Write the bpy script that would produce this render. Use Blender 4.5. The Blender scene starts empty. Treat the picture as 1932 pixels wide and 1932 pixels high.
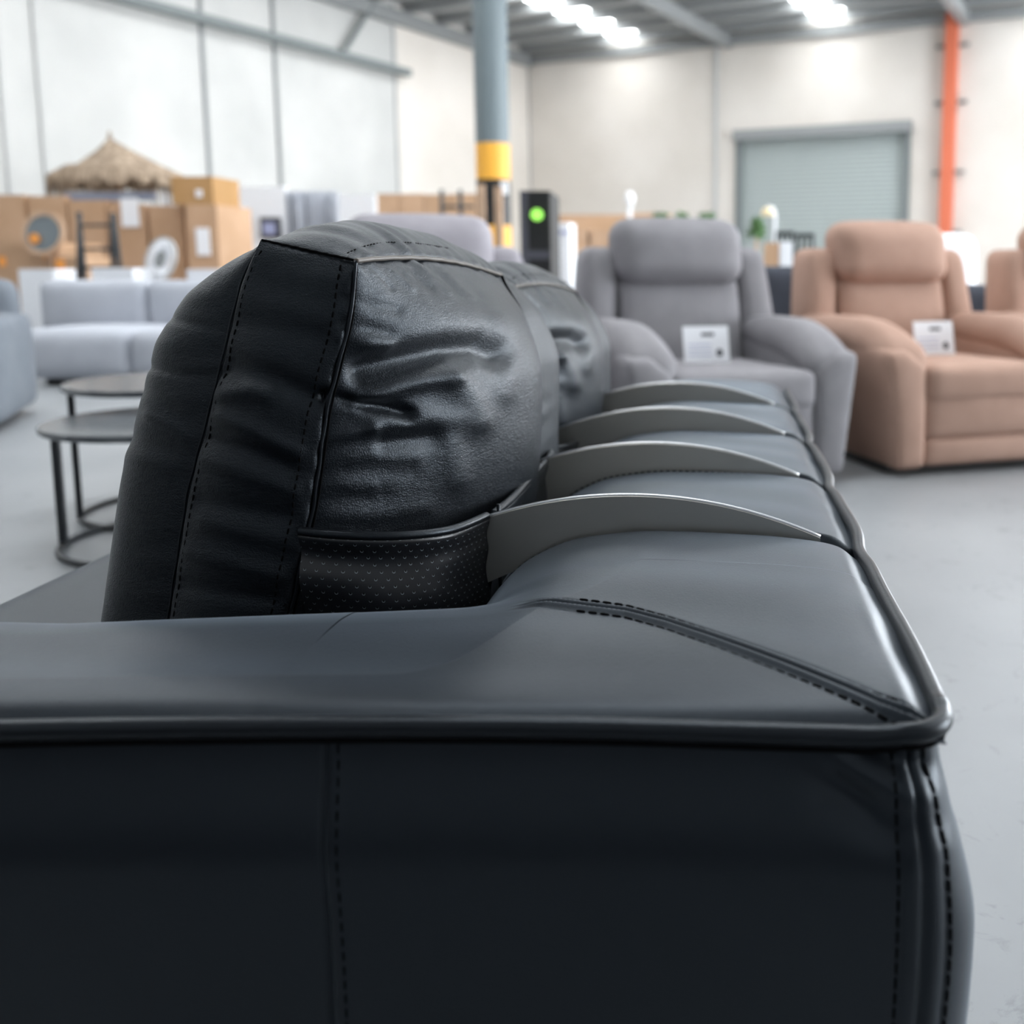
import bpy, math, random
import numpy as np
from mathutils import Vector, Matrix
random.seed(7); np.random.seed(7)
PI = math.pi
SC = bpy.context.scene
COL = SC.collection

# ------------------------------------------------------------ camera
F = 1900.0; CX, CY = 1270.0, 758.0; W = 1932.0; CAMH = 0.88
PITCH = 7.7
YAW = math.degrees(math.atan(100.0 / F * math.cos(math.radians(PITCH))))
cd = bpy.data.cameras.new('camera'); cam = bpy.data.objects.new('camera', cd); COL.objects.link(cam)
cd.sensor_fit = 'HORIZONTAL'; cd.sensor_width = 36.0; cd.lens = 36.0 * F / W
cd.shift_x = (W / 2 - CX) / W; cd.shift_y = (CY - W / 2) / W
cd.clip_start = 0.05; cd.clip_end = 200
cam.location = (0, 0, CAMH)
cam.rotation_euler = (math.radians(90 - PITCH), 0, math.radians(YAW))
cd.dof.use_dof = True; cd.dof.focus_distance = 1.12; cd.dof.aperture_fstop = 3.3
SC.camera = cam
CM = cam.rotation_euler.to_matrix()
CMn = np.array(CM)

# ------------------------------------------------------------ world / exposure
wd = bpy.data.worlds.new('world'); SC.world = wd; wd.use_nodes = True
bg = wd.node_tree.nodes['Background']; bg.inputs[0].default_value = (0.75, 0.85, 1.0, 1); bg.inputs[1].default_value = 0.35
SC.view_settings.view_transform = 'Standard'; SC.view_settings.look = 'None'
SC.view_settings.gamma = 1.0; SC.view_settings.exposure = 0.22
SC.view_settings.use_curve_mapping = False
SKY = 12.5      # brightness of the roof light sheets
FILL_DAY = 18.0     # brightness of the added daylight openings, both out of view
try:
    SC.cycles.use_denoising = True
    SC.cycles.max_bounces = 6; SC.cycles.diffuse_bounces = 4
except Exception: pass

def ray(px, py):
    d = CMn @ np.array([(px - CX) / F, -(py - CY) / F, -1.0]); return d
def atY(px, py, Y):
    d = ray(px, py); k = Y / d[1]; return Vector((d[0] * k, Y, CAMH + d[2] * k))
def atZ(px, py, Z):
    d = ray(px, py); k = (Z - CAMH) / d[2]; return Vector((d[0] * k, d[1] * k, Z))
def proj(P):
    q = (P - np.array([0, 0, CAMH])) @ CMn
    return CX + F * q[:, 0] / -q[:, 2], CY - F * q[:, 1] / -q[:, 2]

# warehouse frame: corner, e1 = along left wall (away), e2 = along back wall (right)
WA = math.radians(21.8)
E1 = Vector((math.sin(WA), math.cos(WA), 0)); E2 = Vector((math.cos(WA), -math.sin(WA), 0))
C0 = Vector((-5.26, 27.2, 0))
def WP(s, t, z=0.0): return C0 + E1 * s + E2 * t + Vector((0, 0, z))
def wall_left_hit(px):     # distance s along the left wall for an image column
    r = ray(px, 500); r = r[0] / r[1]
    return (C0.x - r * C0.y) / (r * E1.y - E1.x)
def wall_back_hit(px):
    r = ray(px, 500); r = r[0] / r[1]
    return (C0.x - r * C0.y) / (r * E2.y - E2.x)

# ------------------------------------------------------------ materials
def nmat(name, col, rough=0.6, metal=0.0, spec=0.5, emit=None, es=1.0):
    m = bpy.data.materials.new(name); m.use_nodes = True
    b = m.node_tree.nodes['Principled BSDF']
    b.inputs['Base Color'].default_value = (*col, 1); b.inputs['Roughness'].default_value = rough
    b.inputs['Metallic'].default_value = metal; b.inputs['Specular IOR Level'].default_value = spec
    if emit: b.inputs['Emission Color'].default_value = (*emit, 1); b.inputs['Emission Strength'].default_value = es
    return m
def N(m, t, **kw):
    n = m.node_tree.nodes.new(t)
    for k, v in kw.items():
        if k in n.inputs: n.inputs[k].default_value = v
        else: setattr(n, k, v)
    return n
def L(m, a, ao, b, bi): m.node_tree.links.new(a.outputs[ao], b.inputs[bi])
def noisy(name, c1, c2, scale=6, rough=0.8, bump=0.0, bscale=200, detail=4, stretch=(1, 1, 1), bdist=0.001, p0=0.35, p1=0.65):
    m = nmat(name, c1, rough); b = m.node_tree.nodes['Principled BSDF']
    tc = N(m, 'ShaderNodeTexCoord'); mp = N(m, 'ShaderNodeMapping'); mp.inputs['Scale'].default_value = stretch
    L(m, tc, 'Object', mp, 'Vector')
    n = N(m, 'ShaderNodeTexNoise', Scale=scale, Detail=detail); L(m, mp, 'Vector', n, 'Vector')
    cr = N(m, 'ShaderNodeValToRGB'); L(m, n, 'Fac', cr, 'Fac')
    cr.color_ramp.elements[0].color = (*c1, 1); cr.color_ramp.elements[1].color = (*c2, 1)
    cr.color_ramp.elements[0].position = p0; cr.color_ramp.elements[1].position = p1
    L(m, cr, 'Color', b, 'Base Color')
    if bump:
        n2 = N(m, 'ShaderNodeTexNoise', Scale=bscale, Detail=3); L(m, mp, 'Vector', n2, 'Vector')
        bp = N(m, 'ShaderNodeBump', Strength=bump, Distance=bdist); L(m, n2, 'Fac', bp, 'Height'); L(m, bp, 'Normal', b, 'Normal')
    return m
def leather(name, col, rough, grain, wrinkle, gs=330, sheen=0.03, spec=0.33):
    m = nmat(name, col, rough); b = m.node_tree.nodes['Principled BSDF']
    tc = N(m, 'ShaderNodeTexCoord')
    b.inputs['Specular IOR Level'].default_value = spec; b.inputs['Specular Tint'].default_value = (0.76, 0.88, 1.0, 1); b.inputs['Sheen Weight'].default_value = sheen; b.inputs['Sheen Roughness'].default_value = 0.35; b.inputs['Sheen Tint'].default_value = (0.72, 0.85, 1.0, 1)
    # pebble grain
    n0 = N(m, 'ShaderNodeTexNoise', Scale=60, Detail=2); L(m, tc, 'Object', n0, 'Vector')
    mx = N(m, 'ShaderNodeMix', data_type='VECTOR'); mx.inputs['Factor'].default_value = 0.012
    L(m, tc, 'Object', mx, 4); L(m, n0, 'Color', mx, 5)
    v = N(m, 'ShaderNodeTexVoronoi', Scale=gs, feature='DISTANCE_TO_EDGE'); L(m, mx, 1, v, 'Vector')
    cl = N(m, 'ShaderNodeMapRange'); cl.inputs['From Max'].default_value = 0.25; L(m, v, 'Distance', cl, 'Value')
    # fine elongated creases
    mp = N(m, 'ShaderNodeMapping'); mp.inputs['Scale'].default_value = (1.0, 1.0, 3.2); L(m, tc, 'Object', mp, 'Vector')
    n1 = N(m, 'ShaderNodeTexNoise', Scale=75, Detail=5, Roughness=0.65, Distortion=0.8); L(m, mp, 'Vector', n1, 'Vector')
    b1 = N(m, 'ShaderNodeBump', Strength=wrinkle, Distance=0.004); L(m, n1, 'Fac', b1, 'Height')
    b2 = N(m, 'ShaderNodeBump', Strength=grain, Distance=0.0007); L(m, cl, 'Result', b2, 'Height'); L(m, b1, 'Normal', b2, 'Normal')
    L(m, b2, 'Normal', b, 'Normal')
    return m
M = {}
M['leather'] = leather('black_leather', (0.005, 0.006, 0.008), 0.39, 0.28, 0.26)
M['leather_smooth'] = leather('smooth_black_leather', (0.0045, 0.006, 0.009), 0.41, 0.10, 0.02, sheen=0.27, spec=0.40)
M['pipe'] = leather('piping_leather', (0.004, 0.0045, 0.006), 0.34, 0.1, 0.02)
M['edge'] = nmat('raw_leather_edge', (0.075, 0.062, 0.050), 0.5)
M['thread'] = nmat('black_thread', (0.0015, 0.0015, 0.002), 0.9, spec=0.1)
M['metal'] = nmat('brushed_dark_nickel', (0.50, 0.49, 0.46), 0.42, 1.0)
M['metal_bright'] = nmat('polished_edge', (0.75, 0.76, 0.78), 0.28, 1.0)
M['grey_fab'] = noisy('grey_fabric', (0.245, 0.235, 0.25), (0.275, 0.265, 0.28), 9, 0.92, 0.3, 500)
M['pale_fab'] = noisy('mauve_grey_fabric', (0.33, 0.31, 0.34), (0.36, 0.34, 0.37), 9, 0.92, 0.3, 500)
M['brown_fab'] = noisy('tan_suede', (0.42, 0.262, 0.20), (0.46, 0.292, 0.225), 7, 0.9, 0.3, 500)
M['light_fab'] = noisy('pale_blue_grey_fabric', (0.46, 0.48, 0.53), (0.50, 0.52, 0.57), 5, 0.95)
M['mid_fab'] = noisy('mid_grey_fabric', (0.17, 0.19, 0.22), (0.20, 0.22, 0.25), 5, 0.95)
M['navy_fab'] = noisy('charcoal_blue_fabric', (0.045, 0.05, 0.065), (0.06, 0.066, 0.085), 5, 0.95)
M['white'] = nmat('white_card', (0.88, 0.89, 0.92), 0.6)
M['black_metal'] = nmat('black_powder_coat', (0.015, 0.018, 0.022), 0.4)
M['stone'] = noisy('dark_grey_tabletop', (0.085, 0.095, 0.105), (0.12, 0.13, 0.14), 12, 0.22)
M['black'] = nmat('black_plastic', (0.008, 0.008, 0.008), 0.5)
M['ink'] = nmat('dark_ink', (0.06, 0.06, 0.075), 0.6)
M['concrete'] = noisy('tilt_panel_concrete', (0.62, 0.575, 0.52), (0.70, 0.655, 0.605), 0.5, 0.85, detail=6)
M['concrete_grey'] = noisy('grey_painted_panel', (0.50, 0.50, 0.485), (0.60, 0.595, 0.575), 0.6, 0.85, detail=6)
M['steel_grey'] = nmat('grey_painted_steel', (0.17, 0.19, 0.19), 0.5)
M['steel_dark'] = nmat('dark_galvanised', (0.28, 0.29, 0.29), 0.5, 0.2)
M['roof'] = nmat('roof_sheet', (0.50, 0.50, 0.49), 0.6)
M['red'] = nmat('red_oxide_paint', (0.62, 0.15, 0.075), 0.6)
M['yellow'] = nmat('safety_yellow', (0.85, 0.42, 0.05), 0.5)
M['pillar'] = nmat('grey_blue_paint', (0.15, 0.185, 0.20), 0.5)
M['card'] = noisy('brown_cardboard', (0.50, 0.315, 0.19), (0.56, 0.36, 0.23), 3, 0.9)
M['card2'] = noisy('ochre_cardboard', (0.44, 0.25, 0.10), (0.50, 0.29, 0.13), 3, 0.9)
M['card_dark'] = nmat('dark_brown_tape', (0.28, 0.16, 0.09), 0.8)  # darker brown than the cartons
M['tape'] = nmat('orange_sticker', (0.95, 0.38, 0.08), 0.6)
M['wood'] = noisy('pale_timber', (0.48, 0.31, 0.20), (0.56, 0.38, 0.26), 8, 0.7)
M['thatch'] = noisy('dry_thatch', (0.20, 0.145, 0.10), (0.44, 0.34, 0.25), 14, 0.95, 0.6, 60, stretch=(1, 1, 0.25), bdist=0.01)
M['green'] = noisy('plant_green', (0.06, 0.14, 0.05), (0.12, 0.22, 0.08), 15, 0.7)
M['mirror'] = nmat('mirror_glass', (0.30, 0.34, 0.36), 0.2, 0.6)
M['sky'] = nmat('roof_light', (0.9, 0.9, 0.9), 0.5, emit=(0.94, 0.975, 1.0), es=SKY)
M['day'] = nmat('added_daylight', (0.9, 0.9, 0.9), 0.5, emit=(0.88, 0.94, 1.0), es=FILL_DAY)  # glow of the added openings
M['grey_wall'] = nmat('light_bounce_wall', (0.26, 0.265, 0.27), 0.8)
M['dark_wall'] = nmat('light_block_wall', (0.02, 0.021, 0.023), 0.8)
M['led'] = nmat('green_led', (0.2, 0.8, 0.1), 0.5, emit=(0.42, 0.85, 0.12), es=0.9)
M['cream'] = nmat('cream_shade', (0.85, 0.70, 0.42), 0.6)
M['curtain'] = noisy('grey_curtain', (0.42, 0.44, 0.49), (0.46, 0.48, 0.53), 4, 0.9)
M['blue_grey'] = nmat('blue_grey_paint', (0.22, 0.25, 0.33), 0.6)
M['blue'] = nmat('pale_blue_print', (0.35, 0.38, 0.58), 0.6)
# concrete floor
fm = noisy('polished_concrete_floor', (0.28, 0.293, 0.305), (0.345, 0.358, 0.37), 1.3, 0.38, detail=9, p0=0.3, p1=0.7)
b = fm.node_tree.nodes['Principled BSDF']
tc = N(fm, 'ShaderNodeTexCoord'); n3 = N(fm, 'ShaderNodeTexNoise', Scale=9, Detail=8, Roughness=0.7, Distortion=1.2); L(fm, tc, 'Object', n3, 'Vector')
cr = N(fm, 'ShaderNodeValToRGB'); cr.color_ramp.elements[0].position = 0.33; cr.color_ramp.elements[1].position = 0.43
cr.color_ramp.elements[0].color = (0.62, 0.62, 0.62, 1); cr.color_ramp.elements[1].color = (1, 1, 1, 1)
L(fm, n3, 'Fac', cr, 'Fac')
mx = N(fm, 'ShaderNodeMix', data_type='RGBA', blend_type='MULTIPLY'); mx.inputs['Factor'].default_value = 0.6
src = b.inputs['Base Color'].links[0].from_socket
fm.node_tree.links.new(src, mx.inputs[6]); L(fm, cr, 'Color', mx, 7); L(fm, mx, 2, b, 'Base Color')
M['floor'] = fm
# corrugated curtain door: horizontal ribs as bump
rm = nmat('roller_door_steel', (0.36, 0.40, 0.39), 0.5)
tc = N(rm, 'ShaderNodeTexCoord'); wv = N(rm, 'ShaderNodeTexWave', Scale=3.0, wave_type='BANDS', bands_direction='Z'); L(rm, tc, 'Object', wv, 'Vector')
bp = N(rm, 'ShaderNodeBump', Strength=0.5, Distance=0.03); L(rm, wv, 'Fac', bp, 'Height'); L(rm, bp, 'Normal', rm.node_tree.nodes['Principled BSDF'], 'Normal')
M['roller'] = rm
# perforated leather
pm = nmat('perforated_leather', (0.010, 0.011, 0.014), 0.33)
b = pm.node_tree.nodes['Principled BSDF']
uv = N(pm, 'ShaderNodeUVMap'); sep = N(pm, 'ShaderNodeSeparateXYZ'); L(pm, uv, 'UV', sep, 'Vector')
def math_n(op, a=None, bb=None, va=None, vb=None):
    n = N(pm, 'ShaderNodeMath', operation=op)
    if a: pm.node_tree.links.new(a, n.inputs[0])
    elif va is not None: n.inputs[0].default_value = va
    if bb: pm.node_tree.links.new(bb, n.inputs[1])
    elif vb is not None: n.inputs[1].default_value = vb
    return n.outputs[0]
PS = 0.0125
u = math_n('DIVIDE', sep.outputs[0], vb=PS); v = math_n('DIVIDE', sep.outputs[1], vb=PS * 0.62)
row = math_n('FLOOR', v); odd = math_n('MULTIPLY', math_n('MODULO', row, vb=2.0), vb=0.5)
fu = math_n('SUBTRACT', math_n('FRACT', math_n('ADD', u, odd)), vb=0.5)
fv = math_n('MULTIPLY', math_n('SUBTRACT', math_n('FRACT', v), vb=0.5), vb=0.62)
r2 = math_n('SQRT', math_n('ADD', math_n('POWER', math_n('ABSOLUTE', fu), vb=2.0), math_n('POWER', math_n('ABSOLUTE', fv), vb=2.0)))
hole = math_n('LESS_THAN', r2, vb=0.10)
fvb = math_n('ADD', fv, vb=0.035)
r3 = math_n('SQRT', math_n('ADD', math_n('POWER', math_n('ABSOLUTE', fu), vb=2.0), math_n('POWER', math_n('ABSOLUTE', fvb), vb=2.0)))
rim = math_n('MULTIPLY', math_n('LESS_THAN', r3, vb=0.125), math_n('SUBTRACT', va=1.0, bb=hole))  # holes are painted dark, with a painted glint along each lower edge
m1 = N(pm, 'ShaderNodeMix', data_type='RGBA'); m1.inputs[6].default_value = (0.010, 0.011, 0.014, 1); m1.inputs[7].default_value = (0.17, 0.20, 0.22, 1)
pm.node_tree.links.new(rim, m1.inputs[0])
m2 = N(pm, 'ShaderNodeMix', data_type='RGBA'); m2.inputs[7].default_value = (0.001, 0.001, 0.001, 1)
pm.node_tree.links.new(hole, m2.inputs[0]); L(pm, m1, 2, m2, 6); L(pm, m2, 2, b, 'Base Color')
M['perf'] = pm

# ------------------------------------------------------------ object helpers
def link(o, parent=None):
    COL.objects.link(o)
    if parent is not None:
        o.parent = parent
    return o
def mesh_obj(name, V, Fc, mat, parent=None, smooth=True, uvs=None):
    me = bpy.data.meshes.new(name)
    V = np.asarray(V, dtype=float)
    if parent is not None:   # vertices are given in world space; move into the parent's frame
        V = V - np.array(WORLD.get(parent.name, (0, 0, 0)))
    me.from_pydata([tuple(p) for p in V], [], [tuple(int(i) for i in f) for f in Fc]); me.update()
    if smooth: me.polygons.foreach_set('use_smooth', [True] * len(me.polygons))
    if uvs is not None:
        ul = me.uv_layers.new(name='UVMap')
        idx = np.zeros(len(me.loops), dtype=np.int32); me.loops.foreach_get('vertex_index', idx)
        ul.data.foreach_set('uv', np.asarray(uvs, dtype=float)[idx].ravel())
    if mat is not None: me.materials.append(M[mat] if isinstance(mat, str) else mat)
    return link(bpy.data.objects.new(name, me), parent)
WORLD = {}
def thing(name, label, cat, loc=(0, 0, 0), group=None, rotz=0.0):
    o = bpy.data.objects.new(name, None); COL.objects.link(o); o.location = loc; o.rotation_euler = (0, 0, rotz)
    o.empty_display_size = 0.1
    o['label'] = label; o['category'] = cat
    if group: o['group'] = group
    WORLD[o.name] = (0, 0, 0)
    return o
def tag(o, label, cat, group=None):
    o['label'] = label; o['category'] = cat
    if group: o['group'] = group
    return o
def struct(o):
    o['kind'] = 'structure'; return o
def grid_faces(nu, nv, cu=False, off=0):
    f = []
    for i in range(nu if cu else nu - 1):
        for j in range(nv - 1):
            a = i * nv + j; b_ = ((i + 1) % nu) * nv + j
            f.append((a + off, b_ + off, b_ + 1 + off, a + 1 + off))
    return f
def grid_obj(name, fn, nu, nv, mat, parent=None, uvfn=None):
    V = [fn(i / (nu - 1), j / (nv - 1)) for i in range(nu) for j in range(nv)]
    uv_ = [uvfn(i / (nu - 1), j / (nv - 1)) for i in range(nu) for j in range(nv)] if uvfn else None
    return mesh_obj(name, V, grid_faces(nu, nv), mat, parent, True, uv_)
class MB:
    def __init__(s): s.V = []; s.F = []
    def add(s, V, Fc):
        k = len(s.V); s.V += [tuple(v) for v in V]; s.F += [tuple(i + k for i in f) for f in Fc]; return s
    def box(s, c, size, R=None):
        cx, cy, cz = c; sx, sy, sz = [d / 2 for d in size]
        P = [Vector((x * sx, y * sy, z * sz)) for x in (-1, 1) for y in (-1, 1) for z in (-1, 1)]
        if R is not None: P = [R @ p for p in P]
        P = [p + Vector(c) for p in P]
        return s.add(P, [(0, 1, 3, 2), (4, 6, 7, 5), (0, 4, 5, 1), (2, 3, 7, 6), (0, 2, 6, 4), (1, 5, 7, 3)])
    def tube(s, pts, r, n=8, closed=False, caps=True):
        pts = [Vector(p) for p in pts]; m = len(pts); rs = r if isinstance(r, (list, tuple)) else [r] * m
        rings = []; up = None
        for i, p in enumerate(pts):
            if closed: t = pts[(i + 1) % m] - pts[i - 1]
            else: t = pts[min(i + 1, m - 1)] - pts[max(i - 1, 0)]
            if t.length < 1e-9: t = Vector((0, 0, 1))
            t.normalize()
            if up is None:
                up = Vector((0, 0, 1)) if abs(t.z) < 0.9 else Vector((1, 0, 0))
            x = up - t * up.dot(t)
            if x.length < 1e-6: x = t.orthogonal()
            x.normalize(); y = t.cross(x); up = x
            rings.append([p + (x * math.cos(2 * PI * k / n) + y * math.sin(2 * PI * k / n)) * rs[i] for k in range(n)])
        k0 = len(s.V)
        for rg in rings: s.V += [tuple(v) for v in rg]
        for i in range(m if closed else m - 1):
            for k in range(n):
                a = k0 + i * n + k; b_ = k0 + i * n + (k + 1) % n
                c = k0 + ((i + 1) % m) * n + (k + 1) % n; d = k0 + ((i + 1) % m) * n + k
                s.F.append((a, b_, c, d))
        if caps and not closed:
            s.F.append(tuple(k0 + k for k in range(n))[::-1]); s.F.append(tuple(k0 + (m - 1) * n + k for k in range(n)))
        return s
    def build(s, name, mat, parent=None, smooth=False): return mesh_obj(name, s.V, s.F, mat, parent, smooth)
def lathe(prof, n=32, c=(0, 0, 0)):
    V = []; Fc = []
    for i in range(n):
        a = 2 * PI * i / n
        for r, z in prof: V.append((c[0] + r * math.cos(a), c[1] + r * math.sin(a), c[2] + z))
    return V, grid_faces(n, len(prof), True)

def cube_grid(n):
    """unit cube surface, n cells per edge, merged; returns coords (-1..1), faces"""
    g = np.linspace(-1, 1, n + 1); allv = []; allf = []
    off = 0
    for ax in range(3):
        for sg in (-1, 1):
            A, B_ = np.meshgrid(g, g, indexing='ij')
            P = np.zeros((n + 1, n + 1, 3)); P[..., ax] = sg
            o1, o2 = [(1, 2), (2, 0), (0, 1)][ax]
            P[..., o1] = A; P[..., o2] = B_
            P = P.reshape(-1, 3)
            I = np.arange((n + 1) ** 2).reshape(n + 1, n + 1)
            q = np.stack([I[:-1, :-1], I[1:, :-1], I[1:, 1:], I[:-1, 1:]], -1).reshape(-1, 4)
            if sg < 0: q = q[:, ::-1]
            allv.append(P); allf.append(q + off); off += len(P)
    V = np.concatenate(allv); Fc = np.concatenate(allf)
    key = np.round(V * 10000).astype(np.int64)
    _, first, inv = np.unique(key, axis=0, return_index=True, return_inverse=True)
    inv = inv.reshape(-1)
    return V[first], inv[Fc]
_cg = {}
def puff(n=10, size=(1, 1, 1), r=0.05, bulge=(0, 0, 0), warp=None, c=(0, 0, 0)):
    """rounded, pillow-puffed box. size full extents; r corner radius; bulge outward per axis (x,y,z)"""
    if n not in _cg: _cg[n] = cube_grid(n)
    U, Fc = _cg[n]
    # spread samples so the rounding gets cells
    S = np.sign(U) * (1 - (1 - np.abs(U)) ** 1.4)
    h = np.array(size) / 2
    r = min(r, h.min() * 0.98)
    P = S * h
    inner = np.clip(P, -(h - r), h - r); d = P - inner; ln = np.linalg.norm(d, axis=1, keepdims=True)
    P = inner + np.where(ln > 1e-9, d / np.maximum(ln, 1e-9) * np.minimum(ln, r), 0)
    Q = P / h
    for k in range(3):
        o = [i for i in range(3) if i != k]
        w = (1 - np.abs(Q[:, o[0]]) ** 2.2) * (1 - np.abs(Q[:, o[1]]) ** 2.2)
        P[:, k] += bulge[k] * Q[:, k] * np.clip(w, 0, 1)
    if warp is not None: P = warp(P, Q)
    return P + np.array(c), Fc
def puff_obj(name, mat, parent, **kw):
    V, Fc = puff(**kw); return mesh_obj(name, V, Fc, mat, parent, True)

# ============================================================ STRUCTURE
def quad(name, P, mat):
    return struct(mesh_obj(name, P, [(0, 1, 2, 3)], mat, None, False))
H = 6.45; SB = -24.6; SKE = -23.2; TR = 27.0
def slab(name, s0, s1, t0, t1, z0, z1, mat):
    P = [WP(s, t, z) for s in (s0, s1) for t in (t0, t1) for z in (z0, z1)]
    return mesh_obj(name, P, [(0, 1, 3, 2), (4, 6, 7, 5), (0, 4, 5, 1), (2, 3, 7, 6), (0, 2, 6, 4), (1, 5, 7, 3)], mat, None, False)
struct(slab('floor', SB, 0.3, -0.3, TR, -0.2, 0, 'floor'))
rows = [3.0, 8.2, 13.4, 18.6, 23.8]; SW = 0.42
# ceiling sheets between the roof-light strips
edges = [-0.3] + [e for r in rows for e in (r - SW, r + SW)] + [TR + .3]
mb = MB()
for k in range(0, len(edges), 2):
    t0, t1 = edges[k], edges[k + 1]
    P = [WP(s, t, z) for s in (SB - .3, 0.3) for t in (t0, t1) for z in (H + 0.10, H + 0.16)]
    mb.add(P, [(0, 1, 3, 2), (4, 6, 7, 5), (0, 4, 5, 1), (2, 3, 7, 6), (0, 2, 6, 4), (1, 5, 7, 3)])
for r in rows:
    P = [WP(s, t, z) for s in (SB - .3, (SKE if r < 14 else -20.0)) for t in (r - SW, r + SW) for z in (H + 0.10, H + 0.16)]
    mb.add(P, [(0, 1, 3, 2), (4, 6, 7, 5), (0, 4, 5, 1), (2, 3, 7, 6), (0, 2, 6, 4), (1, 5, 7, 3)])
struct(mb.build('ceiling', 'roof'))
for i, r in enumerate(rows):
    struct(slab('window_%d' % (i + 1), (SKE if r < 14 else -20.0), 0.0, r - SW, r + SW, H + 0.11, H + 0.14, 'sky'))
# purlins and rafters
k = 0
for s in np.arange(-0.35, SB, -1.15):
    k += 1
    struct(slab('trim_%d' % k, s - 0.06, s + 0.06, 0.05, TR - .05, H - 0.12, H + 0.09, 'steel_dark'))
for t in [0.12, 5.7, 11.2, 16.8, 22.4]:
    k += 1
    struct(slab('trim_%d' % k, SB + .1, -0.05, t - 0.10, t + 0.10, H - 0.42, H - 0.13, 'steel_dark'))
k += 1; struct(slab('trim_%d' % k, -0.16, -0.02, 0.25, TR - .1, H - 0.36, H - 0.14, 'steel_dark'))

# left wall, panels
LW = [(0.0, wall_left_hit(755), 'concrete'), (wall_left_hit(755), wall_left_hit(537), 'concrete_grey'), (wall_left_hit(537), wall_left_hit(398), 'concrete_grey'), (wall_left_hit(398), -17.5, 'concrete')]
mb_c = MB()
struct(slab('wall_left', SB, 0.0, -0.3, 0.0, 0, H + .1, 'concrete_grey'))
struct(slab('wall_left_corner', wall_left_hit(757), 0.0, 0.0, 0.03, 0, H, 'concrete'))
# panel joints on the left wall
for px in (30, 100, 405, 537, 757):
    k += 1; s = wall_left_hit(px); struct(slab('trim_%d' % k, s - .03, s + .03, 0.0, 0.05, 0, H, 'steel_dark' if px in (405, 537) else 'roof'))
# back wall, hole for roller door
td0, td1 = wall_back_hit(1393), wall_back_hit(1706); ZD = 3.97
struct(slab('wall_back', 0.0, 0.3, -0.3, td0, 0, H + .1, 'concrete'))
struct(slab('wall_back_right', 0.0, 0.3, td1, 16.0, 0, H + .1, 'concrete'))
struct(slab('wall_back_end', 0.0, 0.3, 24.0, TR + .3, 0, H + .1, 'concrete'))
struct(slab('wall_back_upper', 0.0, 0.3, 16.0, 24.0, 4.9, H + .1, 'concrete'))
struct(slab('window_6', 0.3, 0.34, 16.0, 24.0, 0, 4.9, 'day'))  # added bright opening, out of view, to light the leather from the right
struct(slab('wall_back_lintel', 0.0, 0.3, td0, td1, ZD, H + .1, 'concrete'))
dr = struct(slab('door_1', 0.05, 0.09, td0, td1, 0, ZD, 'roller'))
k += 1; struct(slab('trim_%d' % k, -0.22, 0.0, td0 - .1, td1 + .1, ZD - .12, ZD + .12, 'steel_dark'))
for t in (td0, td1):
    k += 1; struct(slab('trim_%d' % k, -0.08, 0.0, t - .07, t + .07, 0, ZD, 'steel_grey'))
t = wall_back_hit(1350); k += 1; struct(slab('trim_%d' % k, -0.06, 0.0, t - .05, t + .05, 0, H, 'roof'))
k += 1; struct(slab('trim_%d' % k, -0.03, 0.0, 0.0, 0.06, 0, H, 'steel_dark'))
# unseen sides of the hall; bright opening and front wall shape the light
struct(slab('wall_right', SB, -16.0, TR, TR + .3, 0, H + .1, 'concrete'))
struct(slab('wall_right_far', -8.0, 0.0, TR, TR + .3, 0, H + .1, 'concrete'))
struct(slab('wall_right_lintel', -16.0, -8.0, TR, TR + .3, 4.8, H + .1, 'concrete'))
struct(slab('window_7', -16.0, -8.0, TR + .3, TR + .34, 0, 4.8, 'day'))  # added glowing opening, unseen, for side light on the headrests
struct(slab('wall_front_block', SB - .3, SB, -0.3, TR + .3, 0, 0.95, 'dark_wall'))  # unseen; set close behind the camera and dark, to darken leather reflections
struct(slab('wall_front_bounce', SB - .3, SB, -0.3, TR + .3, 0.95, H + .1, 'grey_wall'))  # unseen; made lighter so upward-facing leather picks up a reflection

# ============================================================ SOFA
sofa = thing('sofa', 'black leather sofa seen end on in the foreground, with headrests raised on curved metal brackets', 'sofa', (0, 0, 0))
XR = 0.166; YN = 0.716; YF = 2.80; ZP = 0.535
SEAM_Y = [1.20, 1.564, 1.96, 2.39]
def sst(x): x = np.clip(x, 0, 1); return x * x * (3 - 2 * x)
PX = np.array([-0.34, -0.315, -0.295, -0.278, -0.234, -0.17, -0.08, 0.03, 0.10, 0.138, 0.1475, 0.157, 0.166])
PZ = np.array([0.34, 0.42, 0.462, 0.488, 0.530, 0.556, 0.5650, 0.5620, 0.5565, 0.5485, 0.5415, 0.5335, 0.530])
def pchip(x, X, Z):
    h = np.diff(X); d = np.diff(Z) / h; m = np.zeros(len(X))
    for i_ in range(1, len(X) - 1):
        if d[i_ - 1] * d[i_] > 0:
            w1 = 2 * h[i_] + h[i_ - 1]; w2 = h[i_] + 2 * h[i_ - 1]; m[i_] = (w1 + w2) / (w1 / d[i_ - 1] + w2 / d[i_])
    m[0] = d[0]; m[-1] = d[-1]
    x = np.asarray(x, float); k_ = np.clip(np.searchsorted(X, x) - 1, 0, len(X) - 2)
    t_ = np.clip((x - X[k_]) / h[k_], 0, 1); t2 = t_ * t_; t3 = t2 * t_
    return Z[k_] * (2 * t3 - 3 * t2 + 1) + Z[k_ + 1] * (3 * t2 - 2 * t3) + h[k_] * (m[k_] * (t3 - 2 * t2 + t_) + m[k_ + 1] * (t3 - t2))
def prof_b(X): return pchip(X, PX, PZ)
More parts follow.
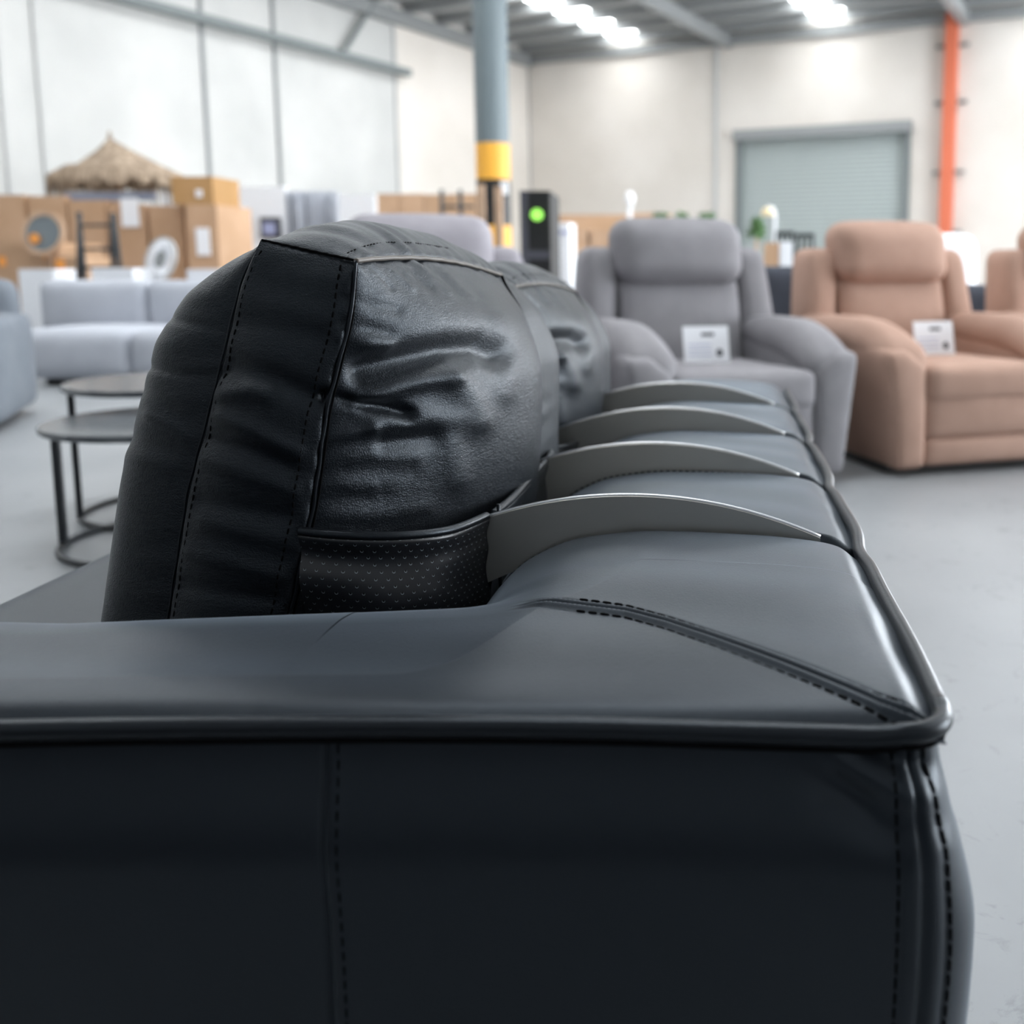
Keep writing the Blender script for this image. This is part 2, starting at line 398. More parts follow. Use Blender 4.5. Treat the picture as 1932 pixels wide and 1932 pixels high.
def smooth1(fn, X, w=0.004):
    return sum(k_ * fn(X + o_ * w) for o_, k_ in ((-2, 1), (-1, 4), (0, 6), (1, 4), (2, 1))) / 16
AY = np.array([0.716, 0.7255, 0.736, 0.755, 0.80, 0.86, 0.92, 0.955, 0.985, 1.01, 1.03, 1.05, 1.07])
AZ = np.array([0.530, 0.5335, 0.5415, 0.545, 0.549, 0.5525, 0.553, 0.550, 0.540, 0.520, 0.490, 0.44, 0.36])
def prof_a(Y): return pchip(Y, AY, AZ)
HY = np.array([0.716, 0.7255, 0.736, 0.755, 0.80, 0.86, 0.93, 1.0, 1.08, 1.3, 3.0]); HZ = np.array([0.530, 0.5335, 0.5415, 0.5455, 0.5495, 0.554, 0.559, 0.5645, 0.571, 0.590, 0.70])
def top_z(X, Y):
    X = np.asarray(X, float); Y = np.asarray(Y, float)
    a = smooth1(prof_a, Y); b_ = smooth1(prof_b, X)
    # outer rises meet in a hip, inner falls meet in a valley
    amax, bmax = 0.553, 0.565
    ar = smooth1(lambda q_: pchip(q_, HY, HZ), Y); br = np.where(X > -0.08, b_, bmax)
    hip = -np.log(np.exp(-ar * 160) + np.exp(-br * 160)) / 160 + 0.0022
    af = np.where(Y < 0.92, amax, a); bf = np.where(X > -0.08, bmax, b_)
    val = np.log(np.exp(af * 90) + np.exp(bf * 90)) / 90 - 0.003 * sst((1.05 - Y) / 0.10)
    z = np.minimum(hip, val)
    z = np.where(Y > 1.06, np.minimum(b_, hip + 1), z)
    return z
# diagonal seam line from outer corner towards inner corner
DG = [tuple(atZ(px, py, zz)[:2]) for px, py, zz in ((1752, 1352, 0.541), (1700, 1331, 0.547), (1660, 1313, 0.551), (1579, 1276, 0.556), (1500, 1244, 0.559), (1427, 1217, 0.561),
    (1340, 1189, 0.5615), (1260, 1165, 0.5615), (1180, 1147, 0.561), (1130, 1140, 0.561))]
DG.append(tuple(np.array(DG[-1]) * 2.2 - np.array(DG[-2]) * 1.2)); DG.append(tuple(np.array(DG[-1]) * 2 - np.array(DG[-2]))); print('DG', DG)
def shear(X, Y):   # the arm narrows and turns in slightly towards its front
    q = np.clip(-0.08 - np.asarray(X, float), 0, None) ** 1.3
    k = 0.075 + 0.115 * sst((Y - 0.72) / 0.22)
    return Y - np.minimum(q, 0.45) * k * (1 - sst((Y - 1.04) / 0.10))
DGx = np.array([p[0] for p in DG][::-1]); DGy = np.array([p[1] for p in DG][::-1])
def diag_off(X, Y):   # signed distance from the diagonal (positive = away from camera)
    yy = np.interp(X, DGx, DGy); slope = (np.interp(X + .02, DGx, DGy) - np.interp(X - .02, DGx, DGy)) / .04
    return (Y - yy) / np.sqrt(1 + slope * slope)
def top_disp(X, Y):
    d = diag_off(X, Y); m = sst((X + 0.21) / 0.05)
    dz = m * (0.0033 * np.exp(-((d - 0.0045) / 0.0028) ** 2) + 0.0033 * np.exp(-((d + 0.0045) / 0.0028) ** 2) - 0.003 * np.exp(-(d / 0.0014) ** 2)
                  - 0.0014 * np.exp(-((d - 0.0115) / 0.0018) ** 2) - 0.0014 * np.exp(-((d + 0.0115) / 0.0018) ** 2))
    return dz
def seam_dip(Y, y0, y1, X):
    # cushions of the back top roll down into the joints at y0 / y1
    e = np.minimum(np.abs(Y - y0) if y0 is not None else 9, np.abs(y1 - Y) if y1 is not None else 9)
    w = 0.022
    return -0.030 * (1 - sst(e / w)) - 0.004 * np.exp(-e / 0.05)
def top_patch(name, x0, x1, y0, y1, nx, ny, dip0, dip1, seed):
    xs = x1 - (x1 - x0) * np.linspace(0, 1, nx); ys = y0 + (y1 - y0) * (np.linspace(0, 1, ny))
    if dip0 or dip1:
        t = np.linspace(0, 1, ny); tt = t if not (dip0 and dip1) else 0.5 - 0.5 * np.cos(PI * t)
        tt = 0.35 * t + 0.65 * (tt if (dip0 and dip1) else (np.sin(t * PI / 2)))
        ys = y0 + (y1 - y0) * tt
    X, Y = np.meshgrid(xs, ys, indexing='ij')
    Z = top_z(X, Y) + top_disp(X, Y)
    Z = Z + seam_dip(Y, y0 if dip0 else None, y1 if dip1 else None, X)
    # soft leather undulation running across the width
    rs = np.random.RandomState(seed)
    for _ in range(7):
        kx, ky, ph = rs.uniform(3, 12), rs.uniform(18, 48), rs.uniform(0, 6.28)
        Z += 0.0004 * np.sin(kx * X + ky * Y + ph)
    V = np.stack([X, shear(X, Y), Z], -1).reshape(-1, 3)
    return mesh_obj(name, V, [f[::-1] for f in grid_faces(nx, ny)][::1], 'leather_smooth', sofa, True)
# arm top (whole width) + first back section share one skin up to the first joint
xs_arm = top_patch('arm_top', -1.05, -0.36, YN, 1.07, 60, 90, False, False, 1)
o = top_patch('backrest_top', -0.36, XR, YN, SEAM_Y[0], 420, 360, False, True, 2)
ends = SEAM_Y + [YF]
for i in range(4):
    top_patch('backrest_top', -0.345, XR, ends[i], ends[i + 1], 90, 90, True, i < 3, 3 + i)
# dark folded leather in the joints between sections
for i, y in enumerate(SEAM_Y):
    def fold(u, v, y=y):
        X = -0.30 + (XR + 0.30) * u
        return (X, y - 0.012 + 0.024 * v, float(top_z(X, 1.5)) - 0.019 - 0.014 * math.sin(PI * v) + 0.0)
    grid_obj('joint_lining', fold, 40, 8, 'pipe', sofa)

# outer shell below the piping : path along the side then round the corner and down the back
RC = 0.034
def shell_path(u):
    """u in metres from X=-1.05 along the near side, round the corner, along the back"""
    L1 = (XR - RC) + 1.05; La = RC * PI / 2
    if u < L1: return (-1.05 + u, YN, 0, -1)
    if u < L1 + La:
        a = (u - L1) / RC
        return (XR - RC + RC * math.sin(a), YN + RC - RC * math.cos(a), math.sin(a), -math.cos(a))
    return (XR, YN + RC + (u - L1 - La), 1, 0)
LSIDE = (XR - RC) + 1.05; LARC = RC * PI / 2; LEND = LSIDE + LARC + (YF - YN - RC)
def shell_bulge(u, z, side):
    d = ZP - z      # depth below the piping
    if side: bl = 0.026 * sst(d / 0.10) - 0.010 * sst((d - .1) / .3) + 0.004 * math.sin(min(d, .5) * 7)
    else:
        bl = -0.002 + 0.034 * sst(d / 0.17) - 0.012 * sst((d - 0.17) / 0.25)
        yy = u - LSIDE
        bl += 0.003 * math.sin(yy * 8.0)
    c = abs(u - (LSIDE + LARC * 0.45))
    return bl
def shell_pt(u, z, extra=0.0):
    x, y, nx, ny = shell_path(u)
    k = (u - LSIDE) / LARC; k = float(sst(k))
    bl = shell_bulge(u, z, True) * (1 - k) + shell_bulge(u, z, False) * k
    # seam groove on the near side panel
    us = 1.05 + side_seam_x(z)
    if u < LSIDE: bl -= 0.0035 * math.exp(-((u - us) / 0.0022) ** 2) ; bl += 0.0012 * math.exp(-((u - us - 0.007) / 0.006) ** 2)
    # corner seam with folded allowances
    uc = corner_u(z)
    e = u - uc
    bl += -0.0035 * math.exp(-(e / 0.0018) ** 2) + 0.0009 * math.exp(-((abs(e) - 0.005) / 0.0035) ** 2) - 0.0012 * math.exp(-((abs(e) - 0.0105) / 0.0018) ** 2)
    # slack folds just below the corner
    if u < LSIDE + LARC:
        X = x
        for (ax_, az, bx, bz, wd_, dp) in SIDE_FOLDS:
            dx, dz = bx - ax_, bz - az; ll = math.hypot(dx, dz)
            t_ = ((X - ax_) * dx + (z - az) * dz) / ll / ll
            if -0.4 < t_ < 1.4:
                dd = abs((X - ax_) * dz - (z - az) * dx) / ll
                f = math.exp(-(dd / wd_) ** 2) * math.exp(-max(0, abs(t_ - .5) - .25) ** 2 * 14)
                bl += dp * f
    bl += extra
    return (x + nx * bl, float(shear(x, y)) + ny * bl, z)
def px2side(px, py):
    p = atY(px, py, YN); return p.x, p.z
def side_seam_x(z):
    a = atY(613, 1395, YN - 0.0105); b_ = atY(654, 1932, YN - 0.0105)
    t_ = (z - a.z) / (b_.z - a.z); return a.x + (b_.x - a.x) * t_ + 0.004 * math.sin(PI * min(max(t_, 0), 1))
def corner_u(z):
    d = ZP - z
    return LSIDE + 0.006 + 0.006 * math.sin(min(d / 0.30, 1) * PI) * 0.6
SIDE_FOLDS = []
for a, b_, wd_, dp in [((1560, 1420), (1745, 1500), 0.012, 0.0075), ((1540, 1450), (1700, 1560), 0.014, -0.006), ((1620, 1410), (1750, 1450), 0.008, -0.006), ((1640, 1500), (1760, 1600), 0.012, 0.002)]:
    p = px2side(*a); q = px2side(*b_); SIDE_FOLDS.append((p[0], p[1], q[0], q[1], wd_, dp))
def shell_mesh(name, us, zs, parent):
    V = [shell_pt(u, z) for u in us for z in zs]
    return mesh_obj(name, V, grid_faces(len(us), len(zs)), 'leather_smooth', parent, True)
zs = list(ZP - 0.003 - np.concatenate([np.linspace(0, 0.12, 40)[:-1], np.linspace(0.12, 0.485, 60)]))
us1 = list(np.linspace(0, 0.70, 30)[:-1]) + list(np.linspace(0.70, 0.80, 90)[:-1]) + list(np.linspace(0.80, 1.0, 40)[:-1]) + list(np.linspace(1.0, LSIDE, 50)[:-1]) + list(np.linspace(LSIDE, LSIDE + 0.0075, 18))
side = shell_mesh('side_panel', us1, zs, sofa)
us2 = list(np.linspace(LSIDE + 0.0075, LSIDE + LARC + 0.03, 70)[:-1]) + list(np.linspace(LSIDE + LARC + 0.03, LEND, 110))
back = shell_mesh('back_panel', us2, zs, sofa)
# far end panel, underside and inner faces so the sofa is a closed body
mb = MB()
mb.box((-0.44, YF - 0.012, 0.30), (1.20, 0.02, 0.46)); mb.build('end_panel', 'leather_smooth', sofa)
mb = MB(); mb.box((-0.42, 1.78, 0.045), (1.14, 1.98, 0.03)); mb.build('base_frame', 'black', sofa)
for (x, y) in ((-0.95, 0.82), (0.10, 0.84), (-0.95, 2.70), (0.10, 2.70)):
    V, Fc = lathe([(0, 0), (0.022, 0), (0.03, 0.035), (0, 0.035)], 16, (x, y, 0)); mesh_obj('leg', V, Fc, 'black_metal', sofa)
# far arm
puff_obj('arm', 'leather_smooth', sofa, n=14, size=(0.72, 0.24, 0.46), r=0.04, bulge=(0.01, 0.01, 0.012), c=(-0.70, 2.68, 0.30))
# seats
for y0, y1 in ((1.06, 1.80), (1.80, 2.55)):
    puff_obj('seat_cushion', 'leather_smooth', sofa, n=16, size=(0.66, y1 - y0 - 0.004, 0.22), r=0.03, bulge=(0.0, 0.0, 0.012), c=(-0.68, (y0 + y1) / 2, 0.31))
mb = MB(); mb.box((-0.66, 1.81, 0.13), (0.68, 1.50, 0.14)); mb.build('seat_base', 'leather_smooth', sofa)

# stitching helper -----------------------------------------------------------
def dashes(pts, nrm, dash, gap, r, mbd):
    """short sunken thread stitches along a polyline"""
    pts = [Vector(p) for p in pts]; nrm = [Vector(p) for p in nrm]
    acc = 0; seg = []; on = True; lim = dash; cur = [pts[0]]
    for i in range(len(pts) - 1):
        d = (pts[i + 1] - pts[i]).length
        pos = 0
        while pos < d:
            stepn = min(lim - acc, d - pos); pos += stepn; acc += stepn
            q = pts[i].lerp(pts[i + 1], min(pos / d, 1)) if d > 0 else pts[i]
            if on: cur.append(q)
            if acc >= lim - 1e-9:
                if on and len(cur) > 1:
                    a = cur[0]; b2 = cur[-1]; md = (a + b2) / 2
                    mbd.tube([a, a.lerp(b2, .2), md, a.lerp(b2, .8), b2], [r * .6, r, r, r, r * .6], 6)
                on = not on; acc = 0; lim = dash if on else gap; cur = [q]
def surf_line(fn, n): return [fn(i / (n - 1)) for i in range(n)]

# piping round the top edge
pp = []
for u in list(np.linspace(0, LSIDE - 0.004, 60)) + list(np.linspace(LSIDE, LSIDE + LARC, 14)) + list(np.linspace(LSIDE + LARC + 0.004, LEND, 220)):
    x, y, nx, ny = shell_path(float(u))
    z = ZP; o_ = 0.003
    if u < LSIDE: z += 0.0018 * math.cos((x + 0.30) * 5.5) ; o_ += 0.0
    if u > LSIDE + LARC:
        for s_ in SEAM_Y:
            e = (y - s_) / 0.05; o_ -= 0.0055 * math.exp(-e * e); z -= 0.003 * math.exp(-e * e)
        o_ += 0.0015 * math.sin(y * 16) + 0.0015
        z += 0.001 * math.sin(y * 11)
    if LSIDE - .02 < u < LSIDE + LARC + .02: z += 0.002; 
    pp.append((x + nx * o_, float(shear(x, y)) + ny * o_, z))
MB().tube(pp, 0.0082, 14).build('piping', 'pipe', sofa, True)
# welt line: black tube standing in for the shade under the piping
MB().tube([(p[0] - 0.0 * 1, p[1] + 0.0, p[2] - 0.0095) for p in pp], 0.004, 8).build('welt_shadow', 'thread', sofa, True)

# stitch rows
for du in (-0.0125, 0.0125):
    mbd = MB()
    pts = [shell_pt(corner_u(z) + du, z, 0.0006) for z in np.linspace(ZP - 0.012, 0.10, 160)]
    dashes(pts, pts, 0.0095, 0.003, 0.0011, mbd)
    mbd.build('corner_stitching', 'thread', sofa, True)
mbd = MB()
pts = [shell_pt(1.05 + side_seam_x(z) + 0.0105, z, 0.0004) for z in np.linspace(ZP - 0.012, 0.10, 160)]
dashes(pts, pts, 0.0075, 0.0045, 0.0009, mbd)
mbd.build('side_stitching', 'thread', sofa, True)
for off in (-0.0115, 0.0115):
    mbd = MB()
    pts = []
    for t_ in np.linspace(0, 1, 200):
        X = 0.135 + (-0.145 - 0.135) * t_; Y = float(np.interp(X, DGx, DGy)) + off * 1.22
        pts.append((X, float(shear(X, Y)), float(top_z(X, Y) + top_disp(X, Y)) + 0.0008))
    dashes(pts, pts, 0.0085, 0.0035, 0.0014, mbd)
    mbd.build('arm_stitching', 'thread', sofa, True)
# edge stitching on the sections beside each bracket
for s_ in SEAM_Y[:2]:
    mbd = MB()
    for oy in (-0.020,):
        pts = [(X, s_ + oy, float(top_z(X, 1.5)) - 0.003) for X in np.linspace(0.15, -0.26, 120)]
        dashes(pts, pts, 0.006, 0.004, 0.0008, mbd)
    mbd.build('joint_stitching', 'thread', sofa, True)

# metal brackets -------------------------------------------------------------
def arc_top(X):
    return np.interp(X, BX, BZ)
from math import sqrt
# quadratic through (-.33,.560) (-.112,.6035) (.116,.5535)
A_ = np.array([[x * x, x, 1] for x in (-0.29, -0.112, 0.114)]); co = np.linalg.solve(A_, np.array([0.5745, 0.6035, 0.5555]))
def btop(X): return co[0] * X * X + co[1] * X + co[2]
def bracket(y0, parent):
    th = 0.0030; n = 60
    xs = np.linspace(-0.345, 0.116, n)
    V = []; Fc = []
    for X in xs:
        zt = btop(X); t_ = (X + 0.345) / (0.116 + 0.345)
        zb = zt - (0.005 + 0.085 * (1 - t_) ** 0.75)
        for (dy, z) in ((-th, zb), (-th, zt - 0.0012), (-th + 0.0012, zt), (th - 0.0012, zt), (th, zt - 0.0012), (th, zb)):
            V.append((X, y0 + dy, z))
    m_ = 6
    for i in range(n - 1):
        for k_ in range(m_):
            a = i * m_ + k_; b2 = i * m_ + (k_ + 1) % m_; Fc.append((a, b2, b2 + m_, a + m_))
    Fc.append(tuple(range(m_))); Fc.append(tuple((n - 1) * m_ + q for q in range(m_))[::-1])
    br = mesh_obj('bracket', V, Fc, 'metal', parent, False)
    pts = [(X, y0, btop(X) + 0.0003) for X in xs]
    e = MB().tube(pts, 0.0021, 8).build('edge_trim', 'metal_bright', None, True); e.parent = br
    return br
for y in SEAM_Y: bracket(y - 0.006, sofa)

# headrest cushion -----------------------------------------------------------
def tab(pts):
    q = sorted([(atY(*p).z, atY(*p).x) for p in pts]); z = [a[0] for a in q]; x = [a[1] for a in q]
    return (np.array([0.40] + z), np.array([x[0] + (x[0] - x[1]) / max(z[1] - z[0], 1e-3) * (z[0] - 0.40)] + x))
NR = tab([(672, 490, 1.055), (655, 600, 1.04), (608, 772, 1.03), (581, 960, 1.02), (546, 1150, 1.02)])
NL = tab([(500, 448, 1.07), (455, 520, 1.06), (430, 600, 1.05), (410, 680, 1.045), (380, 800, 1.04), (345, 930, 1.035), (315, 1150, 1.03)])
FR = tab([(940, 520, 1.55), (985, 590, 1.55), (1012, 680, 1.55), (1013, 880, 1.55)])
FL = (np.array([0.40, .6, .8, .90]), np.array([-.62, -.60, -.56, -.50]))
def HP(a, b_, c):
    """cushion surface; a back(+)/front(-), b far(+)/near(-), c top(+)/bottom(-)"""
    w = (c + 1) / 2; zb = 0.44
    ztop_n = 0.907 + (0.885 - 0.907) * (a + 1) / 2; ztop_f = 0.885 + (0.866 - 0.885) * (a + 1) / 2
    tb = (b_ + 1) / 2
    zt = ztop_n + (ztop_f - ztop_n) * tb + 0.012 * (1 - b_ * b_)
    z = zb + (zt - zb) * w
    def X4(T, zz): return np.interp(zz, *T)
    def ev(T): return (X4(T, z - .01) + X4(T, z) + X4(T, z + .01)) / 3
    xn = ev(NL) + (ev(NR) - ev(NL)) * (a + 1) / 2
    xf = ev(FL) + (ev(FR) - ev(FL)) * (a + 1) / 2
    x = xn + (xf - xn) * tb
    yn = 1.020 + 0.035 * w + 0.012 * (1 - a) / 2
    yf = 1.555 + 0.09 * (1 - a) / 2
    y = yn + (yf - yn) * tb
    cp = np.clip(c, 0, 1); wc = 1 - cp ** 2.6
    # rear belly
    x = x + 0.082 * (1 - np.abs(b_) ** 2.6) * (1 + 0.0 * b_) * ((1 + a) / 2) ** 1.0 * wc * (0.72 + 0.28 * sst((c + 1) / 1.0)) * (1 - 0.25 * tb)
    # front belly
    x = x - 0.125 * (1 - np.abs(b_) ** 9) * ((1 - a) / 2) * (1 - cp ** 4.5)
    # near / far ends
    y = y - 0.020 * (1 - np.abs(a) ** 2) * wc * (1 - tb)
    y = y + 0.17 * (1 - np.abs(a) ** 7) * (1 - 0.55 * cp ** 3) * tb ** 3
    x = x + 0.045 * np.exp(-((a - .78) / .22) ** 2) * (1 - np.abs(a) ** 8) * (1 - cp ** 3) * tb ** 3
    # crown
    z = z + 0.030 * (1 - np.abs(a) ** 2.2) * (1 - np.abs(b_) ** 4) * w ** 3
    return np.stack([x, y, z], -1)
CREASES = [  # polyline in frame coordinates of the photo, half width px, depth mm (negative = fold in)
    ([(680, 700), (760, 680), (843, 660), (905, 655), (935, 668)], 27, -18),
    ([(672, 752), (760, 722), (845, 706)], 19, 8), ([(858, 722), (885, 760), (895, 790)], 30, 8),
    ([(614, 747), (640, 752), (676, 760), (735, 771), (765, 780)], 12, -13), ([(700, 800), (800, 785), (850, 790)], 22, 5),
    ([(655, 638), (729, 652)], 18, 5), ([(655, 566), (745, 585)], 13, -2.5), ([(650, 612), (731, 630)], 14, -3),
    ([(620, 826), (700, 806)], 13, 4), ([(725, 836), (812, 826)], 18, -6),
    ([(600, 868), (700, 856), (780, 858)], 16, 1.5), ([(595, 897), (690, 884), (770, 892)], 16, -1.4), ([(590, 918), (640, 912), (700, 918)], 14, 1.6),
    ([(590, 944), (720, 934)], 16, -1.3), ([(585, 972), (700, 972), (800, 955)], 16, 1.8), ([(845, 835), (860, 900)], 26, 4),
    ([(700, 506), (735, 545)], 5, -1.6), ([(725, 500), (775, 548)], 5, 1.6), ([(752, 494), (812, 548)], 5, -2), ([(775, 490), (845, 555)], 5, 1.6),
    ([(795, 490), (868, 560)], 5, -1.8), ([(815, 492), (890, 565)], 6, 1.5), ([(838, 495), (905, 565)], 5, -1.2), ([(940, 600), (960, 680), (950, 740)], 22, 3.5),
    # near end
    ([(285, 693), (350, 708), (425, 704)], 7, -3.5), ([(426, 745), (478, 736), (500, 742)], 13, 5), ([(440, 690), (520, 715), (590, 748)], 18, -7),
    ([(310, 598), (405, 622)], 8, -2.5), ([(300, 650), (400, 655)], 18, 3), ([(285, 785), (330, 805), (352, 826)], 9, 3.5), ([(280, 740), (330, 770)], 10, -2.5),
    ([(422, 787), (480, 812), (557, 850)], 14, 4.5), ([(395, 825), (470, 850), (543, 881)], 14, -4.5), ([(395, 868), (557, 927)], 14, 3.2),
    ([(382, 943), (543, 975)], 16, -3.5), ([(390, 985), (535, 1020)], 14, 2.2), ([(363, 1043), (524, 1083)], 15, 3), ([(355, 1105), (516, 1131)], 14, -3),
    ([(240, 860), (330, 880)], 14, 2), ([(235, 820), (320, 850)], 14, -2.2), ([(470, 560), (610, 600)], 20, 2.2), ([(460, 610), (610, 640)], 20, -2.5),
    ([(340, 560), (420, 560)], 15, 2), ([(510, 500), (630, 540)], 26, 2.0)]
def disp(P, a, b_, c):
    px, py = proj(P); D = np.zeros(len(P))
    for poly, hw, dp in CREASES:
        best = np.full(len(P), 1e9); 
        for (x0, y0), (x1, y1) in zip(poly[:-1], poly[1:]):
            dx, dy = x1 - x0, y1 - y0; ll = dx * dx + dy * dy
            t_ = np.clip(((px - x0) * dx + (py - y0) * dy) / ll, 0, 1)
            best = np.minimum(best, np.hypot(px - x0 - t_ * dx, py - y0 - t_ * dy))
        if poly[0][0] < 560 and poly[0][1] < 1200 and poly[-1][0] < 640: dp = dp * 0.85; hw = hw * 1.25
        D += dp * 0.001 * np.exp(-(best / hw) ** 2)
    # keep to the sides that face the camera side
    face = ((b_ < -0.999) | (a > 0.999) | (a < -0.999)).astype(float)
    D *= face * np.where(a < -.999, np.clip(-b_, 0, 1), 1)
    return D
def cushion_mesh():
    n = 200
    U, Fc = cube_grid(n)
    S = 0.25 * U + 0.75 * np.sin(U * PI / 2)
    S = np.where(np.abs(U) > 0.9999, np.sign(U), S)
    P = HP(S[:, 0], S[:, 1], S[:, 2])
    tri = P[Fc]; fn = np.cross(tri[:, 2] - tri[:, 0], tri[:, 3] - tri[:, 1])
    NV = np.zeros_like(P)
    for k_ in range(4): np.add.at(NV, Fc[:, k_], fn)
    NV /= np.maximum(np.linalg.norm(NV, axis=1, keepdims=True), 1e-12)
    ed = 1 - np.sort(np.abs(S), axis=1)[:, 1]          # distance to the nearest cube edge
    D = disp(P, S[:, 0], S[:, 1], S[:, 2]) * (0.35 + 0.65 * sst(ed / 0.10))
    # fine irregular puckers radiating from the seams
    rs = np.random.RandomState(3)
    pk = np.zeros(len(P))
    for _ in range(14):
        kz = rs.uniform(90, 240); ph = rs.uniform(0, 6.28); kx = rs.uniform(-30, 30); ky = rs.uniform(-30, 30)
        pk += np.sin(kz * P[:, 2] + kx * P[:, 0] + ky * P[:, 1] + ph)
    D += 0.00018 * pk * np.exp(-ed / 0.10) * (S[:, 0] < 0.999) * (np.abs(S[:, 2]) < 0.999)
    pk2 = np.zeros(len(P))
    for _ in range(10):
        ky = rs.uniform(60, 170); ph = rs.uniform(0, 6.28); kx = rs.uniform(-40, 40)
        pk2 += np.sin(ky * P[:, 1] + kx * P[:, 0] + ph)
    D += 0.00045 * pk2 * np.exp(-(1 - S[:, 2]) / 0.12) * (S[:, 2] > 0)
    D += 0.007 * (1 - np.exp(-ed / 0.035)) - 0.004
    P = P + NV * D[:, None]
    return P, Fc
def frame_at(a, b_, c, da, db, dc):
    p = HP(np.array([a]), np.array([b_]), np.array([c]))[0]
    return p
def edge_pts(fn, n=120):
    T = np.linspace(0, 1, n); A = np.array([fn(t_) for t_ in T]); return HP(A[:, 0], A[:, 1], A[:, 2]), A
def outward(A):
    P0 = HP(A[:, 0], A[:, 1], A[:, 2]); C_ = HP(A[:, 0] * .8, A[:, 1] * .8, A[:, 2] * .98); d = P0 - C_
    return d / np.maximum(np.linalg.norm(d, axis=1, keepdims=True), 1e-9)
hv, hf = cushion_mesh()
def make_headrest():
    cu = mesh_obj('headrest_cushion', hv, hf, 'leather', sofa, True)
    # piping : back edge of the near end, back top edge, back far edge
    for nm, fn, r, mt, off in (
            ('piping', lambda t_: (1, -1, -0.95 + 1.95 * t_), 0.0020, 'pipe', 0.0),
            ('piping', lambda t_: (1, -1 + 2 * t_, 1), 0.0028, 'edge', 0.0005),
            ('piping', lambda t_: (1, 1, 1 - 1.9 * t_), 0.0024, 'thread', 0.0030),
            ('piping', lambda t_: (-1, -1, -0.95 + 1.95 * t_), 0.0013, 'pipe', -0.002),
            ('seam', lambda t_: (-1 + 2 * t_, -1, 1), 0.0014, 'thread', -0.0025),
            ('seam', lambda t_: (-1 + 2 * t_, 1, 1), 0.0026, 'edge', 0.0)):
        P, A = edge_pts(fn, 160); P = P + outward(A) * off
        rs = np.random.RandomState(5)
        P = P + outward(A) * (0.0006 * np.sin(np.linspace(0, 60, 160)))[:, None]
        o_ = MB().tube(P, r, 8).build(nm, mt, None, True); o_.parent = cu
    # dark seam line just outside the piping on the back face
    P, A = edge_pts(lambda t_: (1, -0.99, -0.95 + 1.95 * t_), 160)
    o_ = MB().tube(P + outward(A) * -0.0010, 0.0012, 6).build('seam', 'thread', None, True); o_.parent = cu
    # stitch rows on the near end
    for fn, nm in ((lambda t_: (0.75, -1, -0.95 + 1.93 * t_), 'stitching'), (lambda t_: (-0.86, -1, -0.95 + 1.93 * t_), 'stitching')):
        P, A = edge_pts(fn, 300); D = np.array(disp(P, A[:, 0], A[:, 1], A[:, 2]))
        O = np.tile(np.array([[0, -1.0, 0]]), (len(P), 1))
        ed = 0.14
        P = P + O * (0.35 + .65) * (D[:, None]) + O * 0.0029
        m_ = MB(); dashes(P, P, 0.0065, 0.0035, 0.0012, m_); o_ = m_.build(nm, 'thread', None, True); o_.parent = cu
    m_ = MB(); P, A = edge_pts(lambda t_: (0.78, -0.97 + 1.2 * t_, 1), 300)
    dashes(P + np.array([0, 0, 0.0040]), P, 0.0050, 0.0035, 0.0008, m_); o_ = m_.build('stitching', 'thread', None, True); o_.parent = cu
    # perforated skirt hanging under the belly of the back face
    K = [tuple(atY(*p)) for p in ((572, 1000, 1.035), (650, 1008, 1.035), (750, 1010, 1.06), (840, 1000, 1.11), (905, 975, 1.19))]
    K2 = [tuple(atY(*p)) for p in ((916, 972, 1.20), (955, 940, 1.32), (992, 900, 1.46), (1027, 862, 1.60), (1022, 852, 1.68))]
    def spl(Kp, u):
        n_ = len(Kp) - 1; f = u * n_; i = min(int(f), n_ - 1); t_ = f - i
        g = lambda k_: Vector(Kp[max(0, min(n_, k_))])
        p0, p1, p2, p3 = g(i - 1), g(i), g(i + 1), g(i + 2)
        return 0.5 * ((2 * p1) + (p2 - p0) * t_ + (2 * p0 - 5 * p1 + 4 * p2 - p3) * t_ ** 2 + (3 * p1 - p0 - 3 * p2 + p3) * t_ ** 3)
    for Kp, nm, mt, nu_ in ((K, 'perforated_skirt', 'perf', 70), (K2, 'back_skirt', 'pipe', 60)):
        Ls = [0]; prev = spl(Kp, 0)
        for i in range(1, nu_):
            q = spl(Kp, i / (nu_ - 1)); Ls.append(Ls[-1] + (q - prev).length); prev = q
        hgt = 0.13
        def f_(u, v, Kp=Kp):
            p = spl(Kp, u); q = spl(Kp, min(u + .01, 1)); q0 = spl(Kp, max(u - .01, 0)); tt = (q - q0); tt.z = 0; tt.normalize()
            nn = Vector((tt.y, -tt.x, 0))
            prof = 0.006 * math.sin(min(v * 12, 1) * PI / 2) - 0.010 * v - 0.006 * math.exp(-((v - .2) / .12) ** 2)
            prof += 0.0035 * math.sin(u * 9 + v * 5.0) * v + 0.0025 * math.sin(u * 4 - v * 11) * min(1, v * 3)
            return p + nn * (prof + 0.010) + Vector((0, 0, -v * hgt + 0.004 * math.sin(min(v * 12, 1) * PI / 2)))
        V = [f_(i / (nu_ - 1), j / 39) for i in range(nu_) for j in range(40)]
        UV = [(Ls[i], -j / 39 * hgt) for i in range(nu_) for j in range(40)]
        o_ = mesh_obj(nm, V, grid_faces(nu_, 40), mt, None, True, UV); o_.parent = cu
        rim_ = [f_(i / (nu_ - 1), 0) + Vector((0, 0, 0.0015)) for i in range(nu_)]
        o2 = MB().tube(rim_, 0.0052, 10).build('skirt_piping', 'pipe', None, True); o2.parent = cu
    m_ = MB(); m_.tube([(-0.279, 1.203, 0.588 - k_ * 0.01 + 0) for k_ in range(12)], 0.0024, 6)
    o_ = m_.build('seam', 'pipe', None, True); o_.parent = cu
    return cu
